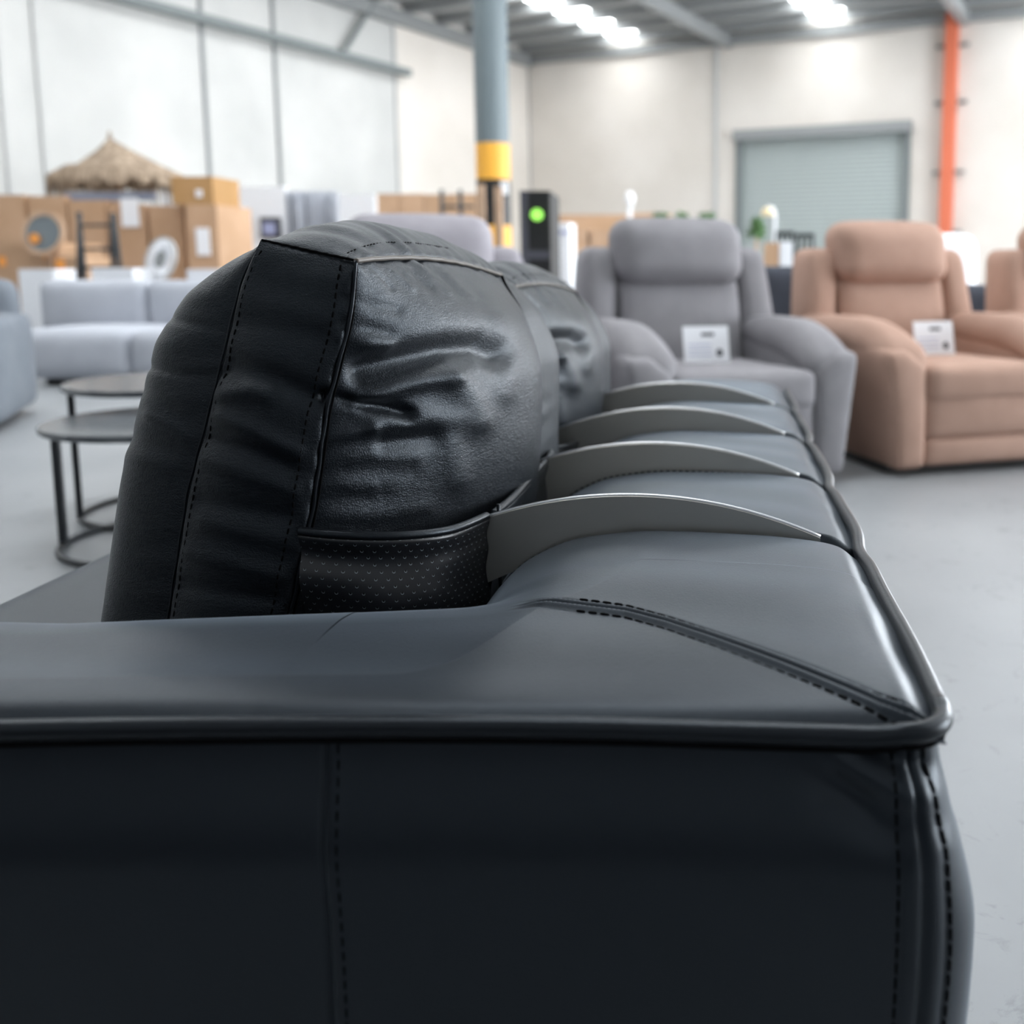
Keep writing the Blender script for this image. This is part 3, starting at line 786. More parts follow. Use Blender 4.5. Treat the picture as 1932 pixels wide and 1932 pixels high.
hr = make_headrest()
# the second headrest sits one seat further along
c2 = hr.copy(); COL.objects.link(c2); c2.parent = sofa; c2.location = (0.0, 0.775, -0.045)
for ch in list(hr.children):
    d = ch.copy(); COL.objects.link(d); d.parent = c2

# ============================================================ RECLINERS
def make_recliner(mat, name, label):
    t = thing(name, label, 'recliner')
    def part(nm, **kw): return puff_obj(nm, mat, t, **kw)
    mb = MB(); mb.box((0, 0.02, 0.03), (0.84, 0.90, 0.05)); mb.build('base', 'black', t)
    # body behind footrest
    part('footrest_panel', n=12, size=(0.60, 0.10, 0.25), r=0.03, bulge=(0, 0.02, 0.0), c=(0, -0.49, 0.285))
    part('lower_panel', n=12, size=(0.60, 0.09, 0.125), r=0.03, bulge=(0, 0.015, 0.0), c=(0, -0.485, 0.103))
    def seatw(P, Q):
        P[:, 2] += 0.015 * np.clip(-Q[:, 1], 0, 1); return P
    part('seat_cushion', n=14, size=(0.60, 0.76, 0.16), r=0.045, bulge=(0, 0.015, 0.02), warp=seatw, c=(0, -0.18, 0.375))
    def lean(P, Q, z0=0.0):
        P[:, 1] += 0.26 * (P[:, 2]); return P
    def lumb(P, Q):
        P[:, 0] *= 1 - 0.05 * Q[:, 2] * -1 * 0
        P[:, 1] += 0.24 * P[:, 2]; return P
    part('backrest', n=14, size=(0.58, 0.20, 0.44), r=0.05, bulge=(0, 0.03, 0), warp=lumb, c=(0, 0.315, 0.61))
    def headw(P, Q):
        P[:, 1] += 0.16 * P[:, 2]; P[:, 1] -= 0.02 * np.clip(-Q[:, 2], 0, 1) ** 2 * (Q[:, 1] < 0); return P
    part('headrest', n=16, size=(0.61, 0.22, 0.29), r=0.085, bulge=(0.008, 0.035, 0.012), warp=headw, c=(0, 0.345, 0.945))
    for sx in (-1, 1):
        def wing(P, Q, sx=sx):
            P[:, 1] += 0.20 * P[:, 2]
            P[:, 0] += sx * (-0.10 * np.clip(P[:, 2] + .2, 0, 1)) + sx * 0.03
            return P
        part('back_wing', n=12, size=(0.17, 0.22, 0.62), r=0.06, bulge=(0.01, 0.01, 0.0), warp=wing, c=(sx * 0.375, 0.36, 0.655))
        # arm pillow droops forward
        def armw(P, Q, sx=sx):
            f = np.clip(-Q[:, 1], -1, 1)
            P[:, 2] -= 0.105 * np.clip((f - 0.15) / 0.85, 0, 1) ** 2.0
            P[:, 0] += -sx * 0.02 * f
            return P
        part('arm_pad', n=16, size=(0.215, 0.91, 0.15), r=0.07, bulge=(0.004, 0.01, 0.018), warp=armw, c=(sx * 0.392, -0.075, 0.563))
        def panw(P, Q, sx=sx):
            w_ = (Q[:, 2] + 1) / 2
            P[:, 0] += sx * (-0.065) * (1 - w_) * np.clip((Q[:, 0] * sx + 1) / 2, 0, 1)
            f = np.clip(-Q[:, 1], 0, 1)
            P[:, 2] -= 0.10 * f ** 2 * w_ ** 2 * (0.35 + 0.65 * np.clip(-Q[:, 0] * sx, 0, 1)) 
            return P
        part('arm_panel', n=14, size=(0.20, 0.91, 0.53), r=0.038, bulge=(0.008, 0.015, 0.0), warp=panw, c=(sx * 0.395, -0.09, 0.30))
    # rear shell
    def rear(P, Q):
        P[:, 1] += 0.20 * P[:, 2]; P[:, 0] *= 1 - 0.13 * (Q[:, 2] + 1) / 2; return P
    part('back_shell', n=10, size=(0.80, 0.10, 0.74), r=0.04, bulge=(0, 0.02, 0), warp=rear, c=(0, 0.47, 0.50))
    return t
RR = math.radians(21.2)
def place(t, px_loc, rot=RR):
    t.location = px_loc; t.rotation_euler = (0, 0, rot)
def copy_thing(src, label, name=None):
    r = src.copy(); COL.objects.link(r); r['label'] = label
    for ch in src.children:
        c = ch.copy(); COL.objects.link(c); c.parent = r
        for g in ch.children:
            d = g.copy(); COL.objects.link(d); d.parent = c
    return r
ux = Vector((math.cos(RR), math.sin(RR), 0)); uy = Vector((-math.sin(RR), math.cos(RR), 0))
FLg = Vector((-0.42, 3.80, 0)); FLb = Vector((0.61, 4.19, 0))
def centre(fl, w=1.02, d=0.46): return fl + ux * (w / 2) + uy * d
rg = make_recliner('grey_fab', 'recliner', 'grey fabric recliner with a white price card, its front right corner beside the brown recliner')
place(rg, centre(FLg)); rg['group'] = 'recliners in the row behind the sofa'
r0 = make_recliner('pale_fab', 'recliner', 'pale mauve grey recliner whose headrest rises just behind the near black headrest')
place(r0, centre(FLg - ux * 1.16)); r0['group'] = rg['group']
rb = make_recliner('brown_fab', 'recliner', 'tan brown recliner with a white price card, next to the grey recliner')
place(rb, centre(FLb)); rb['group'] = rg['group']
rb2 = copy_thing(rb, 'tan brown recliner cut by the right frame edge, furthest right of the row')
place(rb2, centre(FLb + ux * 1.13 + uy * 0.0))

# price cards standing on the seats
def price_card(base, label):
    t = thing('price_card', label, 'price card', group='price cards on the recliners')
    t.location = base; t.rotation_euler = (math.radians(-14), 0, RR - 0.05)
    def cardp(nm, x0, x1, z0, z1, y, mt, th=0.002):
        m_ = MB(); m_.box(((x0 + x1) / 2, y, (z0 + z1) / 2), (x1 - x0, th, z1 - z0)); return m_.build(nm, mt, t)
    cardp('card', -0.10, 0.10, 0, 0.155, 0, 'white', 0.004)
    cardp('printed_heading', -0.02, 0.035, 0.112, 0.126, -0.003, 'ink')
    V, Fc = [], []
    for k_ in range(20): a = 2 * PI * k_ / 20; V.append((0.055 + 0.014 * math.cos(a), -0.003, 0.04 + 0.017 * math.sin(a)))
    V2 = [(x, -0.0045, z) for x, y, z in V]
    mesh_obj('printed_mark', V + V2, [tuple(range(20)), tuple(range(20, 40))[::-1]] + [(i, (i + 1) % 20, 20 + (i + 1) % 20, 20 + i) for i in range(20)], 'ink', t, False)
    for k_ in range(3): cardp('printed_line', -0.08, 0.02, 0.03 + k_ * 0.022, 0.033 + k_ * 0.022, -0.003, 'blue')
    return t
p1 = atZ(1335, 684, 0.476); p2 = atZ(1765, 669, 0.476)
price_card(p1, 'white price card standing on the seat of the grey recliner')
price_card(p2, 'white price card standing on the seat of the brown recliner')

# ============================================================ COFFEE TABLES
def nest_table(cx, cy, r, h, leg_ang, label):
    t = thing('coffee_table', label, 'coffee table', (cx, cy, 0), 'round nesting coffee tables')
    V, Fc = lathe([(0, h - 0.022), (r - .006, h - 0.022), (r, h - 0.016), (r, h - 0.004), (r - .004, h), (0, h)], 64)
    mesh_obj('tabletop', V, Fc, 'stone', t, False)
    for a in leg_ang:
        x, y = math.cos(a) * (r - .03), math.sin(a) * (r - .03)
        MB().box((x, y, h / 2 - 0.008), (0.022, 0.022, h - 0.028), Matrix.Rotation(a, 3, 'Z')).build('leg', 'black_metal', t)
    n = 64; m_ = MB(); m_.tube([(math.cos(2 * PI * k_ / n) * (r - .03), math.sin(2 * PI * k_ / n) * (r - .03), 0.010) for k_ in range(n)], 0.0095, 8, True)
    m_.build('base_ring', 'black_metal', t, True); return t
# lower (near) table leg foot at px (120,1032); upper one further back
f1 = atZ(121, 1032, 0.0); f2 = atZ(152, 982, 0.0)
R1, R2 = 0.34, 0.34
a1 = math.radians(196); a2 = math.radians(214)
nest_table(f1.x - math.cos(a1) * (R1 - .03), f1.y - math.sin(a1) * (R1 - .03), R1, 0.40, [a1, a1 + 2.09, a1 + 4.19], 'lower round black nesting coffee table, nearer of the two, partly behind the black headrest')
nest_table(f2.x - math.cos(a2) * (R2 - .03), f2.y - math.sin(a2) * (R2 - .03), R2, 0.475, [a2, a2 + 2.09, a2 + 4.19], 'taller round black nesting coffee table reaching over the lower one')

# ============================================================ LEFT SOFAS
s1 = thing('sectional_sofa', 'pale blue grey fabric sectional sofa with rounded seats beyond the coffee tables', 'sofa')
def lsofa():
    # faces the camera; modular units
    z0 = 0.06; yb = 7.15
    for i, (xa, xb) in enumerate(((40, 248), (250, 460), (462, 680))):
        A = atZ(xa, 730, 0.0); 
        x0 = atY(xa, 600, yb).x; x1 = atY(xb, 600, yb).x
        w_ = x1 - x0 - 0.01
        puff_obj('seat_cushion', 'light_fab', s1, n=12, size=(w_ * 1.03, 0.80, 0.36), r=0.09, bulge=(0.01, 0.03, 0.02), c=((x0 + x1) / 2, yb + 0.32, 0.235))
        puff_obj('back_cushion', 'light_fab', s1, n=12, size=(w_ * 1.09, 0.26, 0.42), r=0.07, bulge=(0.0, 0.03, 0.0), c=((x0 + x1) / 2 * 1.065 , yb + 0.80, 0.555))
    mb = MB(); mb.box((-3.9, yb + 0.4, 0.03), (2.3, 0.7, 0.06)); mb.build('plinth', 'black', s1)
lsofa()
s2 = thing('armchair', 'mid grey fabric armchair cut by the left frame edge', 'armchair')
# its right arm end at px x=75, base (75,775)-(0,820)
q0 = atZ(76, 772, 0); q1 = atZ(0, 822, 0)
dd = (q1 - q0).normalized(); nn = Vector((dd.y, -dd.x, 0))
Rz = Matrix.Rotation(math.atan2(dd.y, dd.x), 3, 'Z')
def orient_puff(nm, mat, parent, o0, dx, dy, z0, z1, off, dep, **kw):
    # box starting at o0, going dx along dd, dep along -nn*?
    c = o0 + dd * (off + dx / 2) + nn2 * (dep + dy / 2); 
    V, Fc = puff(n=12, size=(dx, dy, z1 - z0), **kw)
    V = np.array([Rz @ Vector(p) for p in V]) + np.array((c.x, c.y, (z0 + z1) / 2))
    return mesh_obj(nm, V, Fc, mat, parent, True)
nn2 = nn if nn.x < 0 else -nn   # pointing away from the camera
orient_puff('arm', 'mid_fab', s2, q0, 1.0, 0.26, 0.04, 0.60, 0.0, 0.0, r=0.06, bulge=(0.01, 0.015, 0.01))
orient_puff('seat_cushion', 'mid_fab', s2, q0, 0.95, 0.7, 0.05, 0.42, 0.02, 0.26, r=0.06, bulge=(0.01, 0.01, 0.02))
orient_puff('backrest', 'mid_fab', s2, q0, 0.24, 0.98, 0.06, 0.80, 0.0, 0.05, r=0.08, bulge=(0.02, 0.01, 0.02))

# dark sofas behind the recliners, seen through the gaps
for (xc, wpx, ytop, Y, lab) in ((1462, 95, 508, 6.2, 'charcoal sofa glimpsed between the grey and tan brown recliners'), (1835, 90, 545, 6.2, 'charcoal sofa glimpsed between the two tan brown recliners')):
    t = thing('sofa', lab, 'sofa', group='charcoal sofas behind the recliner row')
    p = atY(xc, ytop, Y); w_ = 0.85
    puff_obj('backrest', 'navy_fab', t, n=12, size=(w_, 0.25, p.z - 0.10), r=0.08, bulge=(0.02, 0.02, 0.02), c=(p.x, Y + 0.6, (p.z) / 2 + 0.05))
    puff_obj('seat_cushion', 'navy_fab', t, n=12, size=(w_, 0.75, 0.34), r=0.08, bulge=(0.02, 0.02, 0.02), c=(p.x, Y + 0.15, 0.23))
    puff_obj('arm', 'navy_fab', t, n=12, size=(0.2, 0.85, 0.55), r=0.08, bulge=(0.02, 0.02, 0.02), c=(p.x - w_ / 2 - .1, Y + 0.2, 0.285))

# ============================================================ BACKGROUND
def box_px(name, label, cat, x0, x1, y0, Y, depth, mat, group=None, z0=0.0, rot=0.0, y1=None):
    """upright box whose front spans the given image columns at distance Y, standing from z0 up"""
    a = atY(x0, y0, Y); b_ = atY(x1, y0, Y); zt = a.z
    if y1 is not None: z0 = atY(x0, y1, Y).z
    m_ = MB(); cx_ = (a.x + b_.x) / 2
    m_.box((cx_, Y + depth / 2, (z0 + zt) / 2), (abs(b_.x - a.x), depth, zt - z0), Matrix.Rotation(rot, 3, 'Z') if rot else None)
    o_ = m_.build(name, mat)
    if label: tag(o_, label, cat, group)
    return o_
def stick_label(o_, nm, x0, x1, y0, y1, Y, mt):
    a = atY(x0, y0, Y); b_ = atY(x1, y1, Y)
    m_ = MB(); m_.box(((a.x + b_.x) / 2, Y - 0.008, (a.z + b_.z) / 2), (b_.x - a.x, 0.012, a.z - b_.z)); s_ = m_.build(nm, mt); s_.parent = o_; return s_
CG = 'tall cartons on the left'
c1 = box_px('carton', 'tall brown carton cut by the left frame edge', 'carton', -60, 44, 368, 11.0, 0.35, 'card', CG)
c2_ = box_px('carton', 'tall brown carton right behind the round timber framed mirror', 'carton', 52, 122, 370, 11.0, 0.35, 'card', CG)
c3 = box_px('carton', 'tall brown carton behind the black metal ladder frame', 'carton', 128, 196, 378, 11.0, 0.35, 'card', CG)
c4 = box_px('carton', 'tall brown carton carrying a white sheet at its top right', 'carton', 202, 272, 386, 11.0, 0.35, 'card', CG)
stick_label(c4, 'white_sheet', 228, 264, 374, 428, 10.99, 'white')
c5 = box_px('carton', 'brown carton behind the round woven disc', 'carton', 280, 343, 388, 11.0, 0.35, 'card', CG)
c6 = box_px('carton', 'brown carton with a white label, directly under the ochre carton', 'carton', 349, 408, 386, 10.8, 0.8, 'card', CG)
stick_label(c6, 'white_label', 370, 398, 430, 482, 10.79, 'white')
zt6 = atY(350, 386, 10.8).z
c7 = box_px('carton', 'ochre carton perched on top of the stack beside the thatched parasol', 'carton', 322, 400, 333, 10.8, 0.6, 'card2', None, z0=zt6)
stick_label(c7, 'round_sticker', 370, 382, 358, 372, 10.79, 'white')
# flat stacked timber packs
zz = 0.0
for i, ytop in enumerate((505, 490, 474, 456)):
    zt = atY(50, ytop, 9.6).z
    m_ = MB(); a = atY(-60, 500, 9.6); b_ = atY(112 + 0 * i, 500, 9.6)
    m_.box(((a.x + b_.x) / 2, 9.95, (zz + zt) / 2 - 0.003), (b_.x - a.x, 0.7, zt - zz - 0.006))
    o_ = m_.build('flat_carton', 'card'); 
    tag(o_, ['flat brown carton, lowest of the pile at the left edge', 'flat brown carton, second from the bottom of the pile at the left edge', 'flat brown carton, second from the top of the pile at the left edge', 'flat brown carton, topmost of the pile at the left edge'][i], 'carton', 'flat cartons piled at the left edge')
    if i == 0: stick_label(o_, 'orange_sticker', 0, 12, 486, 512, 9.6, 'tape') if False else None
    if i == 1: stick_label(o_, 'orange_sticker', -2, 12, 484, 502, 9.6, 'tape')
    if i == 2: stick_label(o_, 'orange_sticker', 83, 100, 475, 489, 9.6, 'tape')
    zz = zt
bx = box_px('carton', 'small brown carton with an orange sticker at the foot of the ladder frame', 'carton', 104, 150, 484, 9.3, 0.5, 'card')
stick_label(bx, 'orange_sticker', 106, 124, 490, 518, 9.3, 'tape')
# round mirror
mc = atY(82, 440, 9.5)
mt_ = thing('mirror', 'round mirror in a pale timber frame leaning on the cartons', 'mirror', (0, 0, 0))
def disc(name, mat, parent, c, r, th, R, n=48, r0=0.0):
    V = []; Fc = []
    prof = [(r0, -th / 2), (r, -th / 2), (r, th / 2), (r0, th / 2)]
    for i in range(n):
        a = 2 * PI * i / n
        for rr, h in prof: V.append(Vector((rr * math.cos(a), h, rr * math.sin(a))))
    V = [R @ p + Vector(c) for p in V]; Fc = grid_faces(n, 4, True)
    if r0 > 0: Fc += [(i * 4 + 3, ((i + 1) % n) * 4 + 3, ((i + 1) % n) * 4, i * 4) for i in range(n)]
    return mesh_obj(name, V, Fc, mat, parent, False)
Rm = Matrix.Rotation(math.radians(-10), 3, 'X')
disc('glass', 'mirror', mt_, mc, 0.175, 0.01, Rm); disc('frame', 'wood', mt_, mc, 0.215, 0.03, Rm, r0=0.172)
MB().box((mc.x, mc.y + 0.06, mc.z / 2 - 0.08), (0.05, 0.03, mc.z - 0.22)).build('stand', 'wood', mt_)
stick = atY(62, 450, 9.44)
disc('orange_sticker', 'tape', mt_, (stick.x, 9.46, stick.z), 0.05, 0.01, Matrix.Identity(3), 20)
# ladder frames
lf = thing('ladder_shelf', 'black metal ladder frame standing before the tall cartons', 'ladder shelf')
for xa, ya, xb, yb_ in ((148, 400, 166, 560), (150, 402, 138, 560), (212, 402, 206, 560), (214, 402, 238, 560)):
    a = atY(xa, ya, 9.0); b_ = atY(xb, yb_, 9.0); b_.z = 0
    MB().tube([a, b_], 0.022, 8).build('rail', 'black_metal', lf, True)
for y_ in (425, 470, 505):
    MB().tube([atY(148, y_, 9.0), atY(215, y_, 9.0)], 0.014, 8).build('rung', 'black_metal', lf, True)
# woven disc
wc_ = atY(303, 490, 8.7); wt = thing('woven_disc', 'round pale woven wall disc with a grey centre leaning behind the pale sectional sofa', 'wall decoration')
Rw = Matrix.Rotation(math.radians(-25), 3, 'Z') @ Matrix.Rotation(math.radians(-14), 3, 'X')
m_ = MB(); rs = random.Random(4)
for k_ in range(60):
    a = 2 * PI * k_ / 60
    p0 = Rw @ Vector((0.07 * math.cos(a), 0, 0.07 * math.sin(a))) + wc_; p1_ = Rw @ Vector((0.19 * math.cos(a), 0, 0.19 * math.sin(a))) + wc_
    m_.tube([p0, p1_], 0.0055, 5)
m_.build('spokes', 'white', wt, True)
disc('rim', 'roof', wt, wc_, 0.205, 0.02, Rw, r0=0.185); disc('hub', 'steel_dark', wt, wc_, 0.075, 0.015, Rw)
MB().box((wc_.x, wc_.y + 0.06, (wc_.z - .2) / 2), (0.03, 0.03, wc_.z - .2)).build('stand', 'black_metal', wt)
# white boxes behind the sectional
for (xa, xb, yt, lab) in ((34, 100, 508, 'white box left of the small orange stickered carton, behind the pale sectional sofa'), (172, 250, 506, 'white box between the ladder frame and the woven disc'), (352, 430, 508, 'white box right of the woven disc, behind the pale sectional sofa')):
    box_px('box', lab, 'box', xa, xb, yt, 8.35, 0.3, 'white', 'white boxes behind the sectional sofa')
# thatched parasol
tp = atY(222, 300, 12.2)
pt = thing('thatched_parasol', 'thatched straw parasol rising above the cartons on the left', 'parasol')
Rr = 0.74; zap = atY(210, 262, 12.2).z; zrim = atY(210, 348, 12.2).z
V = []; n = 96; rs = random.Random(2)
prof = [(0.0, 0.0), (0.04, -0.02), (0.20, -0.14), (0.45, -0.29), (0.68, -0.40), (0.74, -0.52)]
for i in range(n):
    a = 2 * PI * i / n; jag = rs.uniform(-0.05, 0.05)
    sk = 1 + 0.06 * math.cos(a - 0.3)
    for j, (r_, z_) in enumerate(prof):
        hh = z_ * (zap - zrim) / 0.50
        V.append((tp.x - 0.08 * (1 if j < 2 else 0.5 if j < 3 else 0) + r_ * sk * math.cos(a), tp.y + r_ * math.sin(a), zap + hh + (jag if j == len(prof) - 1 else rs.uniform(-.012, .012)) + 0.06 * math.cos(a) * -r_ * 0.5 * -1))
mesh_obj('canopy', V, grid_faces(n, len(prof), True), 'thatch', pt, True)
m_ = MB()
for i in range(420):
    a = rs.uniform(0, 2 * PI); r_ = rs.uniform(0.55, 0.77); z_ = zap - 0.40 * (zap - zrim) / .5 * (r_ / 0.68)
    x, y = tp.x + r_ * math.cos(a), tp.y + r_ * math.sin(a)
    m_.tube([(x, y, z_ + .02), (x + 0.02 * math.cos(a), y + 0.02 * math.sin(a), z_ - rs.uniform(0.14, 0.34))], [0.012, 0.003], 4)
m_.build('straw_fringe', 'thatch', pt, True)
MB().tube([(tp.x - 0.08, tp.y, zap - .02), (tp.x - 0.08, tp.y, zap + 0.09)], [0.03, 0.015], 8).build('finial', 'thatch', pt, True)
MB().tube([(tp.x, tp.y, 0), (tp.x, tp.y, zap - 0.06)], 0.03, 10).build('pole', 'wood', pt, True)
# blue grey plank lying along the carton tops
a = atY(138, 371, 11.3); b_ = atY(302, 371, 11.3)
m_ = MB(); zc = atY(150, 378, 11.0).z + 0.004
m_.box(((a.x + b_.x) / 2 + 0.02, 11.15, zc + 0.045), (b_.x - a.x, 0.10, 0.09), Matrix.Rotation(math.radians(0), 3, 'Y'))
tag(m_.build('plank', 'blue_grey'), 'blue grey plank lying along the tops of the left cartons below the thatched parasol', 'plank')
box_px('display_board', 'narrow white upright board left of the ochre carton', 'board', 302, 322, 336, 13.2, 0.05, 'white')
# white partition, curtain, picture
pw = box_px('partition', 'white display partition left of the grey curtain', 'partition', 404, 536, 352, 12.6, 0.10, 'white')
pf = box_px('framed_picture', 'small dark framed picture on the white partition', 'picture', 490, 527, 410, 12.5, 0.05, 'ink', y1=450)
stick_label(pf, 'print', 497, 520, 420, 442, 12.5, 'blue')
box_px('partition', 'white display partition right of the grey curtain', 'partition', 634, 706, 366, 12.6, 0.10, 'white')
a = atY(536, 362, 12.55); b_ = atY(634, 362, 12.55)
cv = grid_obj('curtain', lambda u_, v_: (a.x + (b_.x - a.x) * u_, 12.6 + 0.045 * math.sin(u_ * 44) + 0.02 * math.sin(u_ * 19), a.z * (1 - v_) + 0.01), 160, 6, 'curtain')
md = cv.modifiers.new('thickness', 'SOLIDIFY'); md.thickness = 0.004
tag(cv, 'pale grey pleated curtain hanging between the white partitions', 'curtain')
# cartons in the middle distance
CG2 = 'cartons along the wall left of the pillar'
for i, (x0, x1) in enumerate(((708, 752), (754, 800), (802, 848), (850, 900))):
    box_px('carton', ['brown carton right beside the white partition, in the row left of the pillar', 'second carton from the white partition in the row left of the pillar', 'third carton from the white partition in the row left of the pillar', 'carton nearest the pillar in the row left of it'][i], 'carton', x0, x1, 366 + (i == 2), 15.0, 0.8, 'card', CG2)
st = thing('metal_stand', 'black metal stand between the carton row and the pillar', 'stand')
for x_ in (833, 868): MB().tube([atY(x_, 358, 13.0), Vector((atY(x_, 358, 13.0).x, 13.0, 0))], 0.03, 8).build('post', 'black_metal', st, True)
MB().tube([atY(833, 390, 13.0), atY(895, 390, 13.0)], 0.02, 8).build('bar', 'black_metal', st, True)
# pillar
pl = thing('pillar', 'round blue grey steel pillar with a yellow safety band', 'pillar')
pb = atY(930, 300, 12.0); r_ = 0.198
zA = atY(930, 272, 12.0).z; zB = atY(930, 340, 12.0).z; zC = 1.35
def cyl(nm, z0, z1, mt, r__):
    V, Fc = lathe([(0, z0), (r__, z0), (r__, z1), (0, z1)], 40, (pb.x, 12.0, 0)); return mesh_obj(nm, V, Fc, mt, pl, False)
cyl('shaft', zA, H - .42, 'pillar', r_); cyl('yellow_band', zB, zA, 'yellow', r_ + 0.001); cyl('black_band', zC, zB, 'black', r_ + .001); cyl('lower_band', 0, zC, 'yellow', r_)
nt = thing('notice', 'white notice fixed to the black band of the pillar', 'notice'); a = atY(944, 343, 11.8); b_ = atY(957, 366, 11.8)
MB().box(((a.x + b_.x) / 2, 11.82, (a.z + b_.z) / 2), (b_.x - a.x, 0.05, a.z - b_.z)).build('sheet', 'white', nt)
for i, (x0, x1, y0) in enumerate(((900, 912, 348), (932, 945, 352))):
    box_px('timber_post', ['pale timber post in front of the pillar, left of the pair', 'pale timber post between the pillar and the black cabinet speaker'][i], 'post', x0, x1, y0, 9.0, 0.06, 'wood', 'timber posts by the pillar')
# speaker with green light
sp = thing('speaker', 'black floor speaker with a glowing green light', 'speaker')
a = atY(981, 360, 8.0); b_ = atY(1037, 360, 8.0); ws = b_.x - a.x; zt = a.z; Rs = Matrix.Rotation(math.radians(4), 3, 'Z')
pivot = Vector((a.x, 8.0, 0))
def spb(nm, x0, x1, y0, y1, z0, z1, mt):
    c_ = Vector(((x0 + x1) / 2, (y0 + y1) / 2, (z0 + z1) / 2)); c_ = Rs @ c_ + pivot
    return MB().box(c_, (x1 - x0, y1 - y0, z1 - z0), Rs).build(nm, mt, sp)
spb('cabinet', 0, ws, 0, 0.78, 0.0, zt, M_sp if False else 'black')
spb('front_frame', -0.0, 0.06, -0.02, 0.0, 0.1, zt, 'ink'); spb('grille', 0.05, ws - .01, -0.012, 0.0, 0.55, zt - .04, 'black')
spb('lower_trim', 0.05, ws - .01, -0.016, -0.001, 0.93, 1.0, 'ink')
gl = atY(1013, 405, 7.95); disc('green_light', 'led', sp, (gl.x, 7.95, gl.z), 0.045, 0.02, Matrix.Identity(3), 32)
# white box with blue stripe, cartons right of the speaker
wb = box_px('box', 'white box with a blue stripe beside the black speaker', 'box', 1036, 1074, 420, 9.5, 0.4, 'white')
stick_label(wb, 'blue_stripe', 1040, 1070, 436, 442, 9.5, 'blue')
CG3 = 'cartons right of the speaker'
box_px('carton', 'long brown carton under the leaves at the back, right of the speaker', 'carton', 1040, 1182, 405, 17.0, 1.0, 'card', CG3)
box_px('carton', 'brown carton beside the white lamp at the back', 'carton', 1184, 1262, 402, 17.0, 1.0, 'card', CG3)
box_px('carton', 'pale carton left of two standing in front of the long brown carton', 'carton', 1078, 1108, 433, 13.0, 0.6, 'wood', CG3)
box_px('carton', 'pale carton right of two standing in front of the long brown carton', 'carton', 1114, 1160, 434, 13.0, 0.6, 'wood', CG3)
# lamp at the back
lp = thing('floor_lamp', 'slim white lamp standing before the far carton', 'lamp'); a = atY(1188, 378, 15.8)
MB().tube([(a.x, a.y, 0), (a.x, a.y, a.z)], 0.03, 8).build('stem', 'white', lp, True)
V, Fc = lathe([(0, -0.1), (0.05, -0.08), (0.08, 0.02), (0.05, 0.12), (0, 0.14)], 20, tuple(a)); mesh_obj('shade', V, Fc, 'white', lp)
# plants
def plant(label, px, py, Y, spread, hgt, nleaf, seed, zpot=0.3):
    t = thing('potted_plant', label, 'plant', group='green plants at the back'); p = atY(px, py, Y)
    V, Fc = lathe([(0, 0), (0.13, 0), (0.17, zpot), (0, zpot)], 20, (p.x, p.y, 0)); mesh_obj('pot', V, Fc, 'stone', t, False)
    MB().tube([(p.x, p.y, zpot - .02), (p.x, p.y, p.z - hgt * .4)], 0.02, 6).build('stem', 'wood', t, True)
    m_ = MB(); rs = random.Random(seed)
    for _ in range(nleaf):
        a = rs.uniform(0, 2 * PI); el = rs.uniform(-0.3, 1.1); l_ = rs.uniform(.5, 1.0)
        d = Vector((math.cos(a) * math.cos(el) * spread, math.sin(a) * math.cos(el) * spread, math.sin(el) * hgt)) * l_
        b0 = Vector((p.x, p.y, p.z - hgt * .5)); tip = b0 + d; md_ = b0 + d * .55 + Vector((0, 0, 0.03)); sd = Vector((-math.sin(a), math.cos(a), 0)) * 0.05
        m_.add([b0, md_ + sd, tip, md_ - sd, md_ + Vector((0, 0, .012))], [(0, 1, 4), (1, 2, 4), (2, 3, 4), (3, 0, 4), (0, 3, 2, 1)])
    m_.build('foliage', 'green', t)
plant('leafy plant at the back just above the grey recliner, leftmost of three', 1246, 405, 14.0, 0.20, 0.14, 50, 1)
plant('leafy plant at the back just above the grey recliner, middle of three', 1287, 404, 15.2, 0.16, 0.16, 40, 2)
plant('leafy plant at the back just above the grey recliner, rightmost of three', 1334, 404, 14.0, 0.17, 0.14, 40, 3)
plant('slender tree like plant in front of the left edge of the roller door', 1428, 420, 13.0, 0.16, 0.32, 90, 4)
al = thing('floor_lamp', 'cream shaded arc lamp in front of the roller door', 'lamp')
a = atY(1448, 402, 12.5); b_ = atY(1462, 402, 12.5)
MB().tube([(b_.x, 12.5, 0), (b_.x, 12.5, a.z), (b_.x - .03, 12.5, a.z + .06), (a.x, 12.5, a.z + .08)], 0.018, 8).build('stem', 'white', al, True)
V, Fc = lathe([(0, 0.07), (0.05, 0.06), (0.09, -0.03), (0.0, -0.035)], 20, tuple(a)); mesh_obj('shade', V, Fc, 'cream', al)
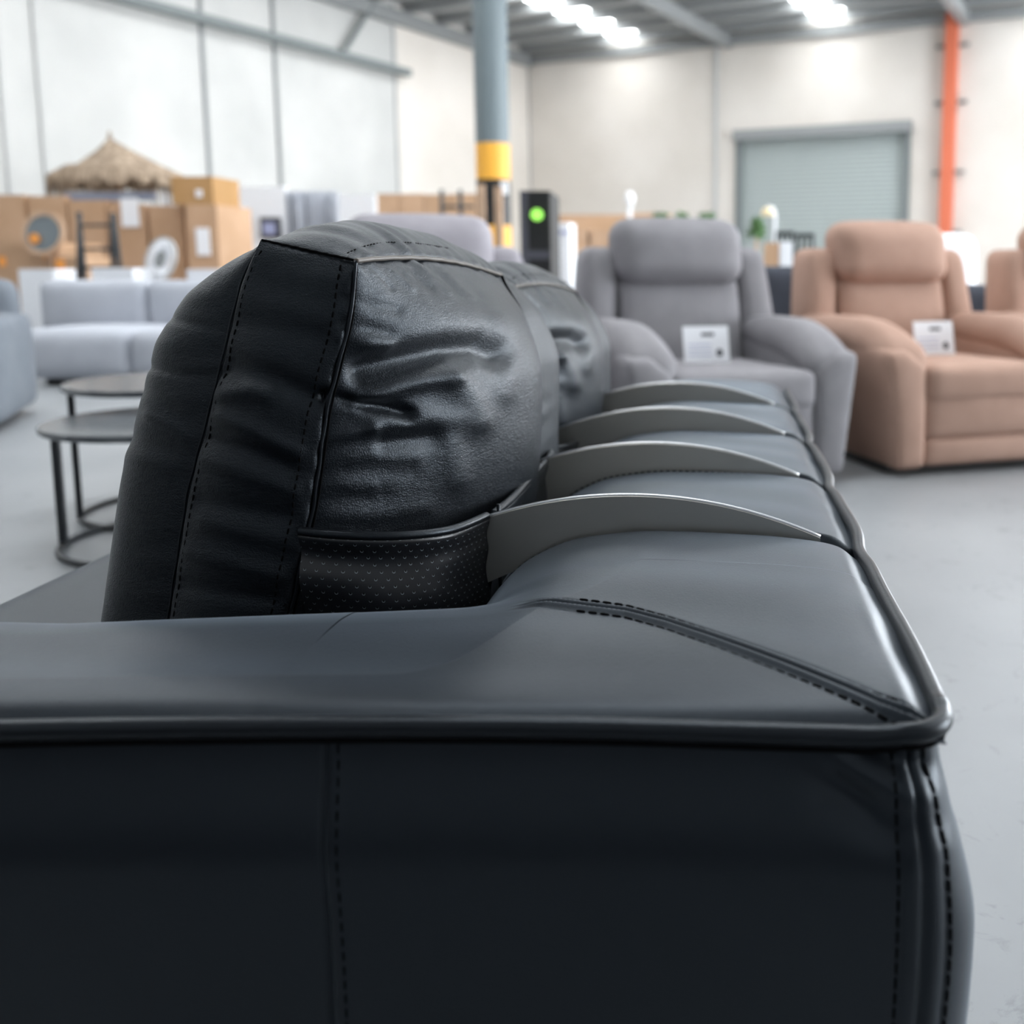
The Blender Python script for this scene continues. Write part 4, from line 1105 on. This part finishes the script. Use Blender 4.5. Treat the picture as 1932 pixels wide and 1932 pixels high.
for i, (x0, x1, y0) in enumerate(((1466, 1496, 437), (1502, 1534, 441))):
    t = thing('bar_chair', ['black slatted chair before the roller door, nearer the arc lamp', 'black slatted chair before the roller door, nearer the tan brown recliner'][i], 'chair', group='black chairs before the roller door')
    a = atY(x0, y0, 12.0); b_ = atY(x1, y0, 12.0)
    for k_ in range(4):
        xx = a.x + (b_.x - a.x) * k_ / 3; MB().box((xx, 12.0, a.z - .14), (0.03, 0.03, 0.28)).build('back_slat', 'black_metal', t)
    MB().box(((a.x + b_.x) / 2, 12.0, a.z - .02), (b_.x - a.x + .03, 0.035, 0.05)).build('top_rail', 'black_metal', t)
    MB().box(((a.x + b_.x) / 2, 11.85, a.z - .30), (b_.x - a.x + .03, 0.34, 0.04)).build('seat', 'black_metal', t)
    for xx in (a.x, b_.x):
        for yy in (11.7, 12.0): MB().box((xx, yy, (a.z - .32) / 2), (0.03, 0.03, a.z - .32)).build('leg', 'black_metal', t)
box_px('carton', 'brown carton between the charcoal sofa and the roller door', 'carton', 1444, 1470, 458, 9.0, 0.4, 'card')
box_px('box', 'bright white box right of the brown carton before the roller door', 'box', 1472, 1496, 456, 9.0, 0.4, 'white')
bs = thing('wrapped_bundle', 'white wrapped bundle at the foot of the red column', 'bundle')
p = atY(1795, 445, 11.0); puff_obj('wrap', 'white', bs, n=12, size=(0.55, 0.5, p.z), r=0.12, bulge=(0.03, 0.03, 0.03), c=(p.x, 11.2, p.z / 2))
# red column on the back wall
rc = thing('steel_column', 'red oxide painted steel column on the back wall right of the roller door', 'column')
t_ = wall_back_hit(1786)
o_ = slab('column_shaft', -0.28, 0.0, t_ - .16, t_ + .10, 0, H - .15, 'red'); o_.parent = rc
for z_ in (1.6, 2.9, 4.4, 5.6):
    o_ = slab('clamp', -0.10, -0.0, t_ - .38, t_ + .32, z_, z_ + .06, 'steel_grey'); o_.parent = rc
# brace rail along the left wall
bm = thing('wall_beam', 'long grey horizontal steel beam high along the left wall', 'beam')
o_ = slab('rail', wall_left_hit(60), wall_left_hit(772), 0.10, 0.26, 4.98, 5.13, 'steel_grey'); o_.parent = bm
s0 = wall_left_hit(650); s1_ = wall_left_hit(712)
o_ = MB().tube([WP(s0, 0.18, 5.08), WP(s1_, 0.18, 6.3)], 0.055, 6).build('brace', 'steel_grey'); o_.parent = bm
# rafter end bracket
